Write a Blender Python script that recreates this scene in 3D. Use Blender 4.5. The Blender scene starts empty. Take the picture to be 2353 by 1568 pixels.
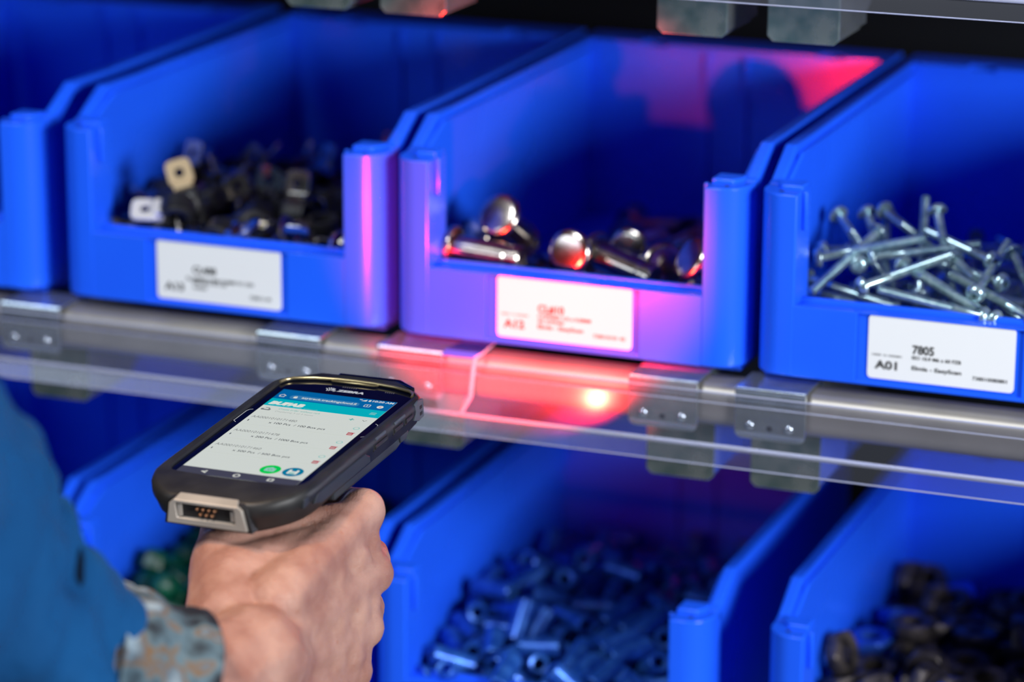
import bpy, bmesh, math, random
from mathutils import Vector, Matrix, Quaternion, noise
PI = math.pi
sc = bpy.context.scene
COL = sc.collection

# ------------------------------------------------------------------ camera, world, lights, exposure
cam_d = bpy.data.cameras.new('camera'); cam = bpy.data.objects.new('camera', cam_d); COL.objects.link(cam)
FW = Vector((-0.34866533, 0.89523879, -0.2774527)); UP = Vector((-0.10550144, 0.25665941, 0.96072649)); RT = Vector((0.93129047, 0.36424368, 0.00496074))
CAM = Vector((0.65762585, -1.50498187, 0.4732191))
cam.matrix_world = Matrix.Translation(CAM) @ Matrix((RT, UP, -FW)).transposed().to_4x4()
cam_d.lens = 108.3614; cam_d.sensor_width = 36; cam_d.clip_start = .05; cam_d.clip_end = 30
cam_d.dof.use_dof = True; cam_d.dof.focus_distance = 1.49; cam_d.dof.aperture_fstop = 4.4
sc.camera = cam
sc.view_settings.view_transform = 'Standard'; sc.view_settings.look = 'None'
sc.view_settings.exposure = 0; sc.view_settings.gamma = 1; sc.view_settings.use_curve_mapping = False
w = bpy.data.worlds.new('world'); sc.world = w; w.use_nodes = True
w.node_tree.nodes['Background'].inputs[0].default_value = (.55, .62, .8, 1)
w.node_tree.nodes['Background'].inputs[1].default_value = .014

def area(name, loc, target, sx, sy, power, color):
    d = bpy.data.lights.new(name, 'AREA'); d.shape = 'RECTANGLE'; d.size = sx; d.size_y = sy; d.energy = power; d.color = color
    o = bpy.data.objects.new(name, d); COL.objects.link(o); o.location = loc
    o.rotation_euler = (Vector(target) - Vector(loc)).to_track_quat('-Z', 'Y').to_euler()
    return o
area('key_softbox', (2.05, -1.05, .52), (.08, .05, 0), .7, .55, 62, (.97, .98, 1))
area('front_lamp', (-.30, -1.35, 1.95), (.1, 0, 0), .6, .5, 36, (.92, .96, 1))
area('left_softbox', (-1.25, -1.9, .95), (.05, 0, 0), 1.3, .5, 10, (.74, .85, 1))
ld = bpy.data.lights.new('ceiling_spot', 'SPOT'); ld.energy = 60; ld.color = (1, .56, .22); ld.spot_size = math.radians(12); ld.spot_blend = .6; ld.shadow_soft_size = .05
lo = bpy.data.objects.new('ceiling_spot', ld); COL.objects.link(lo); lo.location = (-.35, -.75, 1.45)
lo.rotation_euler = (Vector((.07, -.37, -.04)) - lo.location).to_track_quat('-Z', 'Y').to_euler()

# ------------------------------------------------------------------ helpers
def mat(name, color=(.8, .8, .8), rough=.5, metal=0., spec=.5, emit=None, estr=1., **kw):
    m = bpy.data.materials.new(name); m.use_nodes = True
    b = m.node_tree.nodes['Principled BSDF']
    b.inputs['Base Color'].default_value = (*color, 1); b.inputs['Roughness'].default_value = rough
    b.inputs['Metallic'].default_value = metal; b.inputs['Specular IOR Level'].default_value = spec
    if emit: b.inputs['Emission Color'].default_value = (*emit, 1); b.inputs['Emission Strength'].default_value = estr
    for k, v in kw.items(): b.inputs[k.replace('_', ' ')].default_value = v
    return m
def nd(m, t): return m.node_tree.nodes.new(t)
def bsdf(m): return m.node_tree.nodes['Principled BSDF']
def noise_var(m, scale, c1, c2, rough=None, bump=0., detail=4, lo=.35, hi=.65, bscale=None, dist=.001):
    nt = m.node_tree; tc = nd(m, 'ShaderNodeTexCoord'); n = nd(m, 'ShaderNodeTexNoise'); n.inputs['Scale'].default_value = scale; n.inputs['Detail'].default_value = detail
    nt.links.new(tc.outputs['Object'], n.inputs['Vector'])
    cr = nd(m, 'ShaderNodeValToRGB'); cr.color_ramp.elements[0].position = lo; cr.color_ramp.elements[1].position = hi
    cr.color_ramp.elements[0].color = (*c1, 1); cr.color_ramp.elements[1].color = (*c2, 1)
    nt.links.new(n.outputs['Fac'], cr.inputs['Fac']); nt.links.new(cr.outputs['Color'], bsdf(m).inputs['Base Color'])
    if rough:
        mr = nd(m, 'ShaderNodeMapRange'); mr.inputs['To Min'].default_value = rough[0]; mr.inputs['To Max'].default_value = rough[1]
        nt.links.new(n.outputs['Fac'], mr.inputs['Value']); nt.links.new(mr.outputs['Result'], bsdf(m).inputs['Roughness'])
    if bump:
        n2 = nd(m, 'ShaderNodeTexNoise'); n2.inputs['Scale'].default_value = bscale or scale * 3; n2.inputs['Detail'].default_value = 6
        nt.links.new(tc.outputs['Object'], n2.inputs['Vector'])
        bp = nd(m, 'ShaderNodeBump'); bp.inputs['Strength'].default_value = bump; bp.inputs['Distance'].default_value = dist
        nt.links.new(n2.outputs['Fac'], bp.inputs['Height']); nt.links.new(bp.outputs['Normal'], bsdf(m).inputs['Normal'])
    return m

M = {}
M['blue'] = noise_var(mat('blue_plastic', (.008, .105, .9), .34, spec=.28), 9, (.012, .105, .92), (.013, .118, .97), rough=(.24, .30), bump=.05, bscale=700, dist=.0003)
M['paper'] = mat('label_paper', (.77, .79, .82), .5)
M['ink'] = mat('label_ink', (.03, .03, .03), .5)
M['galv'] = noise_var(mat('galvanised_steel', metal=.85), 110, (.50, .57, .59), (.62, .69, .70), rough=(.10, .17), bump=.12, bscale=320, dist=.0002)
M['galvplate'] = noise_var(mat('galvanised_spangle', metal=.8), 75, (.20, .34, .34), (.50, .58, .55), rough=(.2, .32), bump=.2, bscale=260, dist=.0002)
M['beam'] = noise_var(mat('shelf_beam_metal', metal=.5), 25, (.27, .255, .23), (.33, .31, .28), rough=(.36, .44))
M['zinc'] = noise_var(mat('zinc_steel', metal=.72), 300, (.24, .38, .43), (.42, .56, .60), rough=(.18, .28))
M['pin'] = noise_var(mat('polished_steel', metal=1.), 120, (.34, .31, .29), (.48, .44, .40), rough=(.14, .24))
M['rubber'] = noise_var(mat('black_rubber', rough=.55), 200, (.008, .008, .009), (.016, .016, .018), rough=(.45, .6))
M['band'] = noise_var(mat('steel_band', metal=1.), 150, (.46, .44, .42), (.72, .68, .62), rough=(.14, .26))
M['dkband'] = mat('dark_clamp_band', (.012, .012, .014), .4, .2)
M['bandpale'] = mat('bright_washer_steel', (.93, .90, .86), .34, .55)
M['bandgold'] = mat('yellow_passivated_steel', (.78, .60, .36), .34, .6)
M['green'] = noise_var(mat('green_plastic', rough=.35), 140, (.0, .040, .022), (.002, .095, .05), rough=(.3, .45))
M['spacer'] = noise_var(mat('blue_zinc_spacer', metal=.45), 150, (.008, .07, .40), (.035, .16, .58), rough=(.26, .4))
M['nut'] = noise_var(mat('dark_oxide_steel', metal=.55), 90, (.022, .020, .020), (.13, .11, .10), rough=(.3, .5))
M['nutblue'] = mat('blue_zinc', (.03, .12, .6), .32, .5)
M['dark'] = mat('dark_panel', (.002, .0035, .006), .8, spec=.2)
M['hole'] = mat('hole_black', (.0005, .0008, .01), .9)
# clear plastic: a thin clear sheet that lets most light through, with gloss and a faint milky haze
mp = bpy.data.materials.new('clear_plastic'); mp.use_nodes = True; nt = mp.node_tree; nt.nodes.clear()
out = nt.nodes.new('ShaderNodeOutputMaterial'); tr = nt.nodes.new('ShaderNodeBsdfTransparent'); tr.inputs[0].default_value = (.86, .86, .93, 1)
gl = nt.nodes.new('ShaderNodeBsdfGlossy'); gl.inputs['Roughness'].default_value = .15; gl.inputs[0].default_value = (.86, .88, 1, 1)
df = nt.nodes.new('ShaderNodeBsdfDiffuse'); df.inputs[0].default_value = (.72, .78, .95, 1)
fr = nt.nodes.new('ShaderNodeFresnel'); fr.inputs[0].default_value = 1.55
ma = nt.nodes.new('ShaderNodeMath'); ma.operation = 'MULTIPLY'; ma.inputs[1].default_value = .85
m1 = nt.nodes.new('ShaderNodeMixShader'); m1.inputs[0].default_value = .03; m2 = nt.nodes.new('ShaderNodeMixShader')
nt.links.new(tr.outputs[0], m1.inputs[1]); nt.links.new(df.outputs[0], m1.inputs[2])
nt.links.new(fr.outputs[0], ma.inputs[0]); nt.links.new(ma.outputs[0], m2.inputs[0]); nt.links.new(m1.outputs[0], m2.inputs[1]); nt.links.new(gl.outputs[0], m2.inputs[2]); nt.links.new(m2.outputs[0], out.inputs[0])
M['clear'] = mp

def new_obj(name, me, m=None, parent=None, smooth=False, bevel=0, seg=2):
    o = bpy.data.objects.new(name, me); COL.objects.link(o)
    if m is not None and not me.materials: me.materials.append(m)
    if parent is not None: o.parent = parent
    if smooth:
        for p in me.polygons: p.use_smooth = True
    if bevel:
        b = o.modifiers.new('b', 'BEVEL'); b.width = bevel; b.segments = seg; b.limit_method = 'ANGLE'; b.angle_limit = math.radians(35); b.harden_normals = False
    return o
def mesh(name, vs, fs):
    me = bpy.data.meshes.new(name); me.from_pydata([tuple(v) for v in vs], [], fs); me.update(); return me
def bm_mesh(name, bm, smooth=None):
    bmesh.ops.recalc_face_normals(bm, faces=bm.faces[:])
    me = bpy.data.meshes.new(name)
    if smooth is not None:
        for f in bm.faces: f.smooth = True
        for e in bm.edges:
            if len(e.link_faces) == 2 and e.calc_face_angle(0) > smooth: e.smooth = False
    bm.to_mesh(me); bm.free(); return me
def add_box(bm, a, b, mtx=None):
    x0, y0, z0 = a; x1, y1, z1 = b
    v = [bm.verts.new((x, y, z)) for x in (x0, x1) for y in (y0, y1) for z in (z0, z1)]
    for f in ((0, 1, 3, 2), (4, 6, 7, 5), (0, 4, 5, 1), (2, 3, 7, 6), (0, 2, 6, 4), (1, 5, 7, 3)): bm.faces.new([v[i] for i in f])
    if mtx is not None: bmesh.ops.transform(bm, matrix=mtx, verts=v)
    return v
def add_prism(bm, poly, a, b, axis='z'):
    def P(p, h): return {'z': (p[0], p[1], h), 'x': (h, p[0], p[1]), 'y': (p[0], h, p[1])}[axis]
    lo = [bm.verts.new(P(p, a)) for p in poly]; hi = [bm.verts.new(P(p, b)) for p in poly]; n = len(poly)
    bm.faces.new(lo); bm.faces.new(hi[::-1])
    for i in range(n): bm.faces.new((lo[i], hi[i], hi[(i + 1) % n], lo[(i + 1) % n]))
    return lo + hi
def add_lathe(bm, prof, seg=16, mtx=None):
    rings = []; vs = []
    for r, z in prof:
        if r < 1e-7: rings.append([bm.verts.new((0, 0, z))])
        else: rings.append([bm.verts.new((r * math.cos(2 * PI * i / seg), r * math.sin(2 * PI * i / seg), z)) for i in range(seg)])
        vs += rings[-1]
    for a, b in zip(rings, rings[1:]):
        for i in range(seg):
            j = (i + 1) % seg
            if len(a) == 1 and len(b) == 1: continue
            if len(a) == 1: bm.faces.new((a[0], b[i], b[j]))
            elif len(b) == 1: bm.faces.new((a[i], b[0], a[j]))
            else: bm.faces.new((a[i], b[i], b[j], a[j]))
    if mtx is not None: bmesh.ops.transform(bm, matrix=mtx, verts=vs)
    return vs
def loft(bm, rings, cap0=True, cap1=True):
    R = [[bm.verts.new(p) for p in r] for r in rings]; n = len(R[0])
    for a, b in zip(R, R[1:]):
        for i in range(n): bm.faces.new((a[i], a[(i + 1) % n], b[(i + 1) % n], b[i]))
    if cap0: bm.faces.new(R[0])
    if cap1: bm.faces.new(R[-1][::-1])
def add_tube(bm, pts, r, seg=8):
    rings = []; pts = [Vector(p) for p in pts]; nrm = None
    for i, p in enumerate(pts):
        t = (pts[min(i + 1, len(pts) - 1)] - pts[max(i - 1, 0)]).normalized()
        if nrm is None: nrm = t.orthogonal().normalized()
        nrm = (nrm - t * nrm.dot(t)).normalized(); bn = t.cross(nrm)
        rr = r[i] if isinstance(r, (list, tuple)) else r
        rings.append([p + nrm * math.cos(2 * PI * k / seg) * rr + bn * math.sin(2 * PI * k / seg) * rr for k in range(seg)])
    loft(bm, rings)
def empty(name, label=None, cat=None, group=None, loc=(0, 0, 0)):
    o = bpy.data.objects.new(name, None); COL.objects.link(o); o.location = loc; o.empty_display_size = .01
    return tag(o, label, cat, group)
def tag(o, label=None, cat=None, group=None, kind=None):
    if label: o['label'] = label
    if cat: o['category'] = cat
    if group: o['group'] = group
    if kind: o['kind'] = kind
    return o
def copy_thing(o, mw=None, label=None, group=None):
    c = o.copy(); COL.objects.link(c)
    for ch in o.children:
        d = ch.copy(); COL.objects.link(d); d.parent = c
        for g in ch.children:
            e = g.copy(); COL.objects.link(e); e.parent = d
    if mw is not None: c.matrix_world = mw
    if label: c['label'] = label
    if group: c['group'] = group
    return c
_tc = {}
def text_verts(s, bold=0., shear=0.):
    key = (s, bold, shear)
    if key not in _tc:
        cu = bpy.data.curves.new('t', 'FONT'); cu.body = s; cu.size = 1; cu.offset = bold; cu.shear = shear; cu.resolution_u = 3
        o = bpy.data.objects.new('t', cu); COL.objects.link(o)
        bpy.context.view_layer.update()
        me = bpy.data.meshes.new_from_object(o)
        vs = [v.co.copy() for v in me.vertices]; fs = [tuple(p.vertices) for p in me.polygons]
        bpy.data.objects.remove(o); bpy.data.curves.remove(cu); bpy.data.meshes.remove(me)
        _tc[key] = (vs, fs)
    return _tc[key]
def fit_text(s, x0, x1, y0, y1, bold=0., shear=0.):
    vs, fs = text_verts(s, bold, shear)
    ax = min(v.x for v in vs); bx = max(v.x for v in vs); ay = min(v.y for v in vs); by = max(v.y for v in vs)
    return [((v.x - ax) / (bx - ax) * (x1 - x0) + x0, (v.y - ay) / (by - ay) * (y1 - y0) + y0) for v in vs], fs

# ------------------------------------------------------------------ setting
bm = bmesh.new(); add_box(bm, (-1.2, .47, -.9), (1.4, .49, .9))
tag(new_obj('wall_back', bm_mesh('wall_back', bm), M['dark']), kind='structure')
bm = bmesh.new(); add_box(bm, (-2.5, -3, -1.32), (2.5, .6, -1.30))
tag(new_obj('floor', bm_mesh('floor', bm), mat('concrete_floor', (.25, .26, .28), .5)), kind='structure')

# ------------------------------------------------------------------ shelf: beam, clear strip, channels
RZ = .2445
def beam_mesh():
    bm = bmesh.new(); y0, y1, z0, z1, r = -.0098, .014, -.0262, -.0022, .0085
    poly = []
    for cy, cz, a0 in ((y1 - .003, z1 - .003, 0), (y0 + r, z1 - r, 90), (y0 + r, z0 + r, 180), (y1 - .003, z0 + .003, 270)):
        rr = r if cy < .0 else .003
        for k in range(7):
            a = math.radians(a0 + 15 * k); poly.append((cy + rr * math.cos(a), cz + rr * math.sin(a)))
    add_prism(bm, poly, -.62, .62, 'x')
    return bm_mesh('beam', bm, .5)
def strip_mesh():
    # thin extruded profile, offset on both sides
    prof = [(-.0172, -.0034), (-.0180, -.0078), (-.0188, -.0084), (-.0190, -.0092), (-.0255, -.0288)]
    bm = bmesh.new(); t = .0009
    def ribbon(pr, t):
        L = []; R_ = []
        for i, p in enumerate(pr):
            a = pr[max(i - 1, 0)]; b = pr[min(i + 1, len(pr) - 1)]
            d = Vector((b[0] - a[0], b[1] - a[1])).normalized(); n = Vector((-d.y, d.x))
            L.append((p[0] + n.x * t / 2, p[1] + n.y * t / 2)); R_.append((p[0] - n.x * t / 2, p[1] - n.y * t / 2))
        for i in range(len(pr) - 1):
            q = [L[i], L[i + 1], R_[i + 1], R_[i]]
            add_prism(bm, q, -.6, .6, 'x')
    # single-surface sheet for the see-through part
    me_v = []; fs = []
    full = prof + [(-.0268, -.0302), (-.0262, -.0318), (-.0298, -.0398)]
    for i, p in enumerate(full):
        me_v += [(-.6, p[0], p[1]), (.6, p[0], p[1])]
        if i: fs.append((2 * i - 2, 2 * i - 1, 2 * i + 1, 2 * i))
    bm.free(); me = mesh('strip', me_v, fs)
    return me
def rod(name, y, z, r, parent, m):
    bm = bmesh.new(); add_tube(bm, [(-.6, y, z), (.6, y, z)], r, 8); return new_obj(name, bm_mesh(name, bm, .9), m, parent)
# milky edge ribs of the strip: denser plastic
M['rib'] = mat('clear_plastic_rib', (.62, .66, .85), .2, spec=.6, Transmission_Weight=.55, IOR=1.2)
beam0 = new_obj('shelf_beam', beam_mesh(), M['beam'])
tag(beam0, 'grey metal front beam of the middle shelf, behind the clear label strip', 'shelf beam', 'front beams of the rack')
strip0 = empty('label_strip', 'long clear plastic label strip clipped in front of the middle shelf beam', 'label strip', 'clear label strips')
new_obj('clear_sheet', strip_mesh(), M['clear'], strip0)
rod('top_edge', -.0172, -.0036, .0005, strip0, M['rib']); rod('ridge', -.0189, -.0088, .0003, strip0, M['rib'])
rod('lower_rib', -.0262, -.0300, .0011, strip0, M['rib']); rod('bottom_edge', -.0298, -.0398, .0004, strip0, M['rib'])
for nm, o in (('grey metal front beam of the upper shelf, above the top edge of the picture', beam0), ):
    c = o.copy(); COL.objects.link(c); c.location.z = RZ; c['label'] = 'grey metal front beam of the shelf above, cut off by the top of the picture'
s1 = copy_thing(strip0, Matrix.Translation((0, 0, RZ + .002)), 'clear plastic label strip of the shelf above, seen in the top right corner')
strip0.location = (0, 0, 0)

def bracket_thing():
    root = empty('shelf_bracket')
    # clip over the beam: top plate and front flap with rounded bottom corners and pressed dimples
    bm = bmesh.new(); W = .039
    add_box(bm, (0, -.0125, -.0014), (W, .017, -.0002))
    r = .004; poly = [(0, -.0006), (0, -.028 + r)] + [(r - r * math.cos(a), -.028 + r - r * math.sin(a)) for a in (PI / 6, PI / 3, PI / 2)] + \
        [(W - r + r * math.sin(a), -.028 + r - r * math.cos(a)) for a in (0, PI / 6, PI / 3, PI / 2)] + [(W, -.0006)]
    add_prism(bm, poly, -.0135, -.0123, 'y')
    clip = new_obj('clip', bm_mesh('clip', bm), M['galv'], root, bevel=.0005)
    for x in (.0085, .0300):
        bm = bmesh.new(); add_lathe(bm, [(.0026, 0), (.0022, .0007), (.0012, .0013), (0, .0015)], 14, Matrix.Translation((x, -.0135, -.0205)) @ Matrix.Rotation(PI / 2, 4, 'X'))
        new_obj('dimple', bm_mesh('dimple', bm, 1.2), M['galv'], clip)
    bm = bmesh.new(); add_lathe(bm, [(0, 0), (.0016, 0), (.0016, .0003), (0, .0003)], 12, Matrix.Translation((.0195, -.0134, -.0213)) @ Matrix.Rotation(PI / 2, 4, 'X'))
    new_obj('hole', bm_mesh('hole', bm), M['hole'], clip)
    # channel that carries the bins, running back under them; closed end plate with cropped lower corners
    c = .003; z0, z1 = -.0655, -.0030
    bm = bmesh.new(); add_prism(bm, [(0, z1), (0, z0 + c), (c, z0), (W - c, z0), (W, z0 + c), (W, z1)], .0185, .0197, 'y')
    new_obj('end_plate', bm_mesh('end_plate', bm), M['galvplate'], root, bevel=.0006)
    bm = bmesh.new(); add_box(bm, (.001, .0190, z0 + c), (.0022, .075, z1)); add_box(bm, (W - .0022, .0190, z0 + c), (W - .001, .075, z1)); add_box(bm, (c, .0190, z0 + .0004), (W - c, .070, z0 + .0016))
    new_obj('channel', bm_mesh('channel', bm), M['galv'], root)
    bm = bmesh.new(); add_prism(bm, [(.073, -.003), (.073, z0 + .010), (.079, z0 + .006), (.135, -.030), (.40, -.030), (.40, -.003)], W - .004, W - .0028, 'x')
    add_prism(bm, [(.073, -.003), (.073, z0 + .010), (.079, z0 + .006), (.135, -.030), (.40, -.030), (.40, -.003)], .0028, .004, 'x')
    add_box(bm, (.004, .04, -.0050), (W - .004, .40, -.0038))
    new_obj('runner', bm_mesh('runner', bm), M['galv'], root)
    return root
br0 = bracket_thing()
BR = [(.203, 0, 'galvanised bracket clip under the left end of the A01 bin, right of the pink one'),
      (.1435, 0, 'galvanised bracket clip lit pink, just right of the red glow on the strip'),
      (-.003, 0, 'galvanised bracket clip under the gap between the second and third bins, above the scanner'),
      (-.0768, 0, 'galvanised bracket clip under the right end of the bin of black clamps'),
      (-.205 - .036, 0, 'galvanised bracket clip at the left edge of the picture under the bin gap'),
      (.2055, 1, 'bracket end hanging from the shelf above, rightmost of the four'),
      (.1450, 1, 'bracket end hanging from the shelf above, second from the right of the four'),
      (-.0140, 1, 'bracket end hanging from the shelf above, second from the left of the four'),
      (-.0705, 1, 'bracket end hanging from the shelf above, leftmost of the four')]
for i, (x, up, lab) in enumerate(BR):
    b = br0 if i == 0 else copy_thing(br0)
    b.location = (x, 0, RZ * up); tag(b, lab, 'bracket', 'galvanised shelf brackets')
# clear plastic stop clipped on the strip next to the third bracket
bm = bmesh.new()
pv = [(.0365, .012, .0006), (.0365, -.010, .0010), (.0365, -.0168, -.0005), (.0365, -.0195, -.006), (.0365, -.0235, -.020), (.0365, -.0268, -.029)]
vs = []; fs = []
for i, p in enumerate(pv):
    x1 = p[0] + .020 - (.004 if i == len(pv) - 1 else 0) + (.002 if i in (1,) else 0)
    vs += [(p[0] + (.002 if i in (0, 5) else 0), p[1], p[2]), (x1, p[1], p[2])]
    if i: fs.append((2 * i - 2, 2 * i - 1, 2 * i + 1, 2 * i))
stop = empty('plastic_clip', 'small clear plastic clip hooked over the strip right of the bracket above the scanner', 'clip')
new_obj('clip_body', mesh('clip_body', vs, fs), M['clear'], stop)
bm.free(); bm = bmesh.new(); add_tube(bm, [vs[2 * i + 1] for i in range(6)], [.0006, .0007, .0011, .0014, .0013, .0009], 8)
new_obj('edge_bead', bm_mesh('edge_bead', bm, 1.2), M['rib'], stop)

# ------------------------------------------------------------------ storage bins
BW, H1, H2, D = .201, .1039, .1180, .330
def bin_thing(back=True):
    root = empty('storage_bin')
    def mx(p): return [(BW - x, y) for x, y in reversed(p)]
    for side in (0, 1):
        f = (lambda p: p) if side == 0 else mx
        # corner post: outer front corner rounded, two-tier top
        r = .015
        post = [(.022, 0)] + [(r - r * math.sin(a) , (r - r * math.cos(a)) * 1.05) for a in [PI / 2 * k / 10 for k in range(11)]] + [(0, .026), (.022, .026)]
        bm = bmesh.new(); add_prism(bm, f(post), .0046, H1 - .0012)
        top = [(.0185, .0045)] + [(.0015 + (r - .0015) * (1 - math.sin(a)), .0045 + (r - .0015) * (1 - math.cos(a)) * .9) for a in [PI / 2 * k / 8 for k in range(9)]] + [(.0015, .026), (.0185, .026)]
        add_prism(bm, f([(.0215, .012), (.010, .012), (.006, .018), (.006, .026), (.0215, .026)]), H1 - .002, H1 + .0012)
        add_prism(bm, f([(.0222, .009), (.0250, .009), (.0250, .011), (.0222, .011)]), H1 - .022, H1 - .001)
        new_obj('corner_post', bm_mesh('corner_post', bm, .6), M['blue'], root, bevel=.0013, seg=3)
        bm = bmesh.new(); cx = .0115 if side == 0 else BW - .0115
        add_lathe(bm, [(0, 0), (.0013, 0), (.0013, .0004), (0, .0004)], 10, Matrix.Translation((cx, .0075, H1 - .0014)))
        new_obj('pin_hole', bm_mesh('pin_hole', bm), M['hole'], root)
        # side wall
        def X(x): return x if side == 0 else BW - x
        a, b = sorted((X(.0032), X(.0060)))
        bm = bmesh.new(); add_prism(bm, [(.012, .002), (.012, H1 - .004), (.026, H1 - .004), (.048, H2 - .004), (D - .024, H2 - .004), (D - .026, .002)], a, b, 'x')
        new_obj('side_wall', bm_mesh('side_wall', bm), M['blue'], root)
        # rim: outer ridge and a lower inner ledge
        a, b = sorted((X(.0), X(.0068)))
        bm = bmesh.new(); add_prism(bm, [(.022, H1 - .008), (.022, H1 - .0005), (.026, H1), (.0505, H2), (D, H2), (D, H2 - .006), (.0505, H2 - .006), (.030, H1 - .008)], a, b, 'x')
        a, b = sorted((X(.0068), X(.0098)))
        add_prism(bm, [(.026, H1 - .004), (.028, H1 - .002), (.054, H2 - .0045), (D - .026, H2 - .0045), (D - .026, H2 - .0066), (.055, H2 - .0066), (.030, H1 - .006)], a, b, 'x')
        new_obj('rim', bm_mesh('rim', bm), M['blue'], root, bevel=.0011, seg=2)
    # front panel with recessed label seat
    rx0, rx1, rz0, rz1 = .0560, .1440, .0055, .0425
    bm = bmesh.new()
    add_box(bm, (.0215, .0022, .0046), (BW - .0215, .0155, .0428)); add_box(bm, (.0215, .0002, .0046), (rx0, .004, .0433))
    add_box(bm, (rx1, .0002, .0046), (BW - .0215, .004, .0433)); add_box(bm, (rx0 - .001, .0002, .0046), (rx1 + .001, .004, rz0 + .0012)); add_box(bm, (rx0 - .001, .0006, rz1), (rx1 + .001, .004, .0434))
    add_box(bm, (.0215, .0125, .040), (BW - .0215, .0160, .0450))
    new_obj('front_panel', bm_mesh('front_panel', bm), M['blue'], root, bevel=.0008, seg=2)
    bm = bmesh.new(); add_box(bm, (.003, .013, .0004), (BW - .003, D - .022, .0050)); add_box(bm, (.006, .006, .0044), (BW - .006, .016, .0056))
    new_obj('base', bm_mesh('base', bm), M['blue'], root, bevel=.0008)
    # back wall, ribs and slotted back rim
    bm = bmesh.new(); yb = D - .028
    add_box(bm, (.004, yb, .002), (BW - .004, yb + .003, H2 - .002))
    for x in (.083, .108): add_box(bm, (x, yb - .0025, .004), (x + .0022, yb + .001, H2 - .004))
    new_obj('back_wall', bm_mesh('back_wall', bm), M['blue'], root)
    bm = bmesh.new(); S = [(.0407, .0567), (.1553, .1713)]
    x = .005
    add_box(bm, (x, yb + .0072, H2 - .0035), (BW - x, D, H2)); xs = [x, S[0][0], S[0][1], S[1][0], S[1][1], BW - x]
    for k in (0, 2, 4): add_box(bm, (xs[k], yb - .001, H2 - .0035), (xs[k + 1], yb + .0075, H2))
    new_obj('back_rim', bm_mesh('back_rim', bm), M['blue'], root, bevel=.0006)
    for a, b in S:
        bm = bmesh.new(); add_box(bm, (a, yb + .0002, H2 - .0060), (b, yb + .0074, H2 - .0036)); new_obj('slot', bm_mesh('slot', bm), M['hole'], root)
    return root
bin0 = bin_thing()
BINS = [(.208, 0, 'blue plastic storage bin heaped with long zinc screws, its label reading A01'),
        (0, 0, 'storage bin lit pink by the scanner, holding big steel pins, label reading A12'),
        (-.208, 0, 'blue plastic storage bin full of black rubber clamps with a white label on its front'),
        (-.424, 0, 'blue storage bin at the left edge of the picture, beside the clamp bin'),
        (-.0145, -RZ, 'blue plastic storage bin on the lower shelf full of short blue-grey spacers'),
        (.219, -RZ, 'blue plastic storage bin at the lower right corner holding dark nuts'),
        (-.2235, -RZ, 'blue plastic storage bin on the lower shelf holding green plugs, behind the hand and sleeve'),
        (-.4305, -RZ, 'dark empty storage bin on the lower shelf left of the bin of green plugs'),
        (.4165, 0, 'storage bin right of the A01 bin, just outside the right edge of the picture'), (.4275, -RZ, 'storage bin right of the nut bin, just outside the right edge of the picture'),
        (.4165, RZ, 'storage bin on the shelf above at the far right, outside the picture'),
        (.2075, RZ, 'storage bin on the shelf above, second from the right of its row, above the picture'), (-.0005, RZ, 'storage bin on the shelf above, third from the right of its row, above the picture'),
        (-.2085, RZ, 'storage bin on the shelf above, fourth from the right of its row, above the picture'), (-.4245, RZ, 'storage bin on the shelf above, leftmost of its row, above the picture')]
bins = []
for i, (x, z, lab) in enumerate(BINS):
    b = bin0 if i == 0 else copy_thing(bin0)
    b.location = (x, 0, z); tag(b, lab, 'storage bin', 'blue storage bins in the rack'); bins.append(b)

LX, LZ, LW, LH = .0623, .0086, .0775, .0341
def bin_label(parent, texts, scribble):
    r = .0022; y = .0013; poly = []
    for cx, cz, a0 in ((LX + LW - r, LZ + LH - r, 0), (LX + r, LZ + LH - r, 90), (LX + r, LZ + r, 180), (LX + LW - r, LZ + r, 270)):
        for k in range(5): a = math.radians(a0 + 22.5 * k); poly.append((cx + r * math.cos(a), cz + r * math.sin(a)))
    bm = bmesh.new(); add_prism(bm, poly, y, y + .0009, 'y')
    lab = new_obj('label', bm_mesh('label', bm), M['paper'], parent); lab['label'] = 'white paper label with printed stock text'
    for s, u0, u1, v0, v1, bold in texts:
        v2, fs = fit_text(s, LX + u0 * LW, LX + u1 * LW, LZ + v0 * LH, LZ + v1 * LH, bold)
        new_obj('printed_text', mesh('printed_text', [(a, y - .00012, b) for a, b in v2], fs), M['ink'], lab)
TA = [('A01', .05, .205, .155, .295, .035), ('7805', .305, .455, .445, .59, .035), ('ISO 10.9 M6 x 60 FZB', .305, .64, .36, .42, .03), ('Elmia - EasyScan', .305, .645, .175, .26, .03), ('738010080801', .72, .955, .14, .20, .02), ('10000  01 0000801', .03, .235, .365, .395, .01)]
bin_label(bins[0], TA, 1)
TB = [('A12', .05, .205, .155, .295, .035), ('CL#10', .305, .50, .445, .59, .035), ('CHP0082 7.0 x 0.0MM', .305, .70, .37, .43, .03), ('SS 07040', .305, .50, .29, .345, .03), ('Elmia - EasyScan', .305, .645, .175, .26, .03), ('738010101 42', .72, .955, .14, .20, .02), ('10000  01 0000801', .03, .235, .365, .395, .01)]
bin_label(bins[1], TB, 1)
TC = [('A13', .06, .215, .155, .295, .035), ('CL408', .29, .48, .48, .61, .035), ('KLAMMER 8 MM GUMMI W1 DIN', .24, .78, .355, .42, .02), ('DIN 3016 W1 20', .29, .56, .30, .355, .03), ('A4020', .29, .40, .21, .27, .02), ('738013 40', .75, .92, .14, .20, .02)]
bin_label(bins[2], TC, 1)

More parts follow.
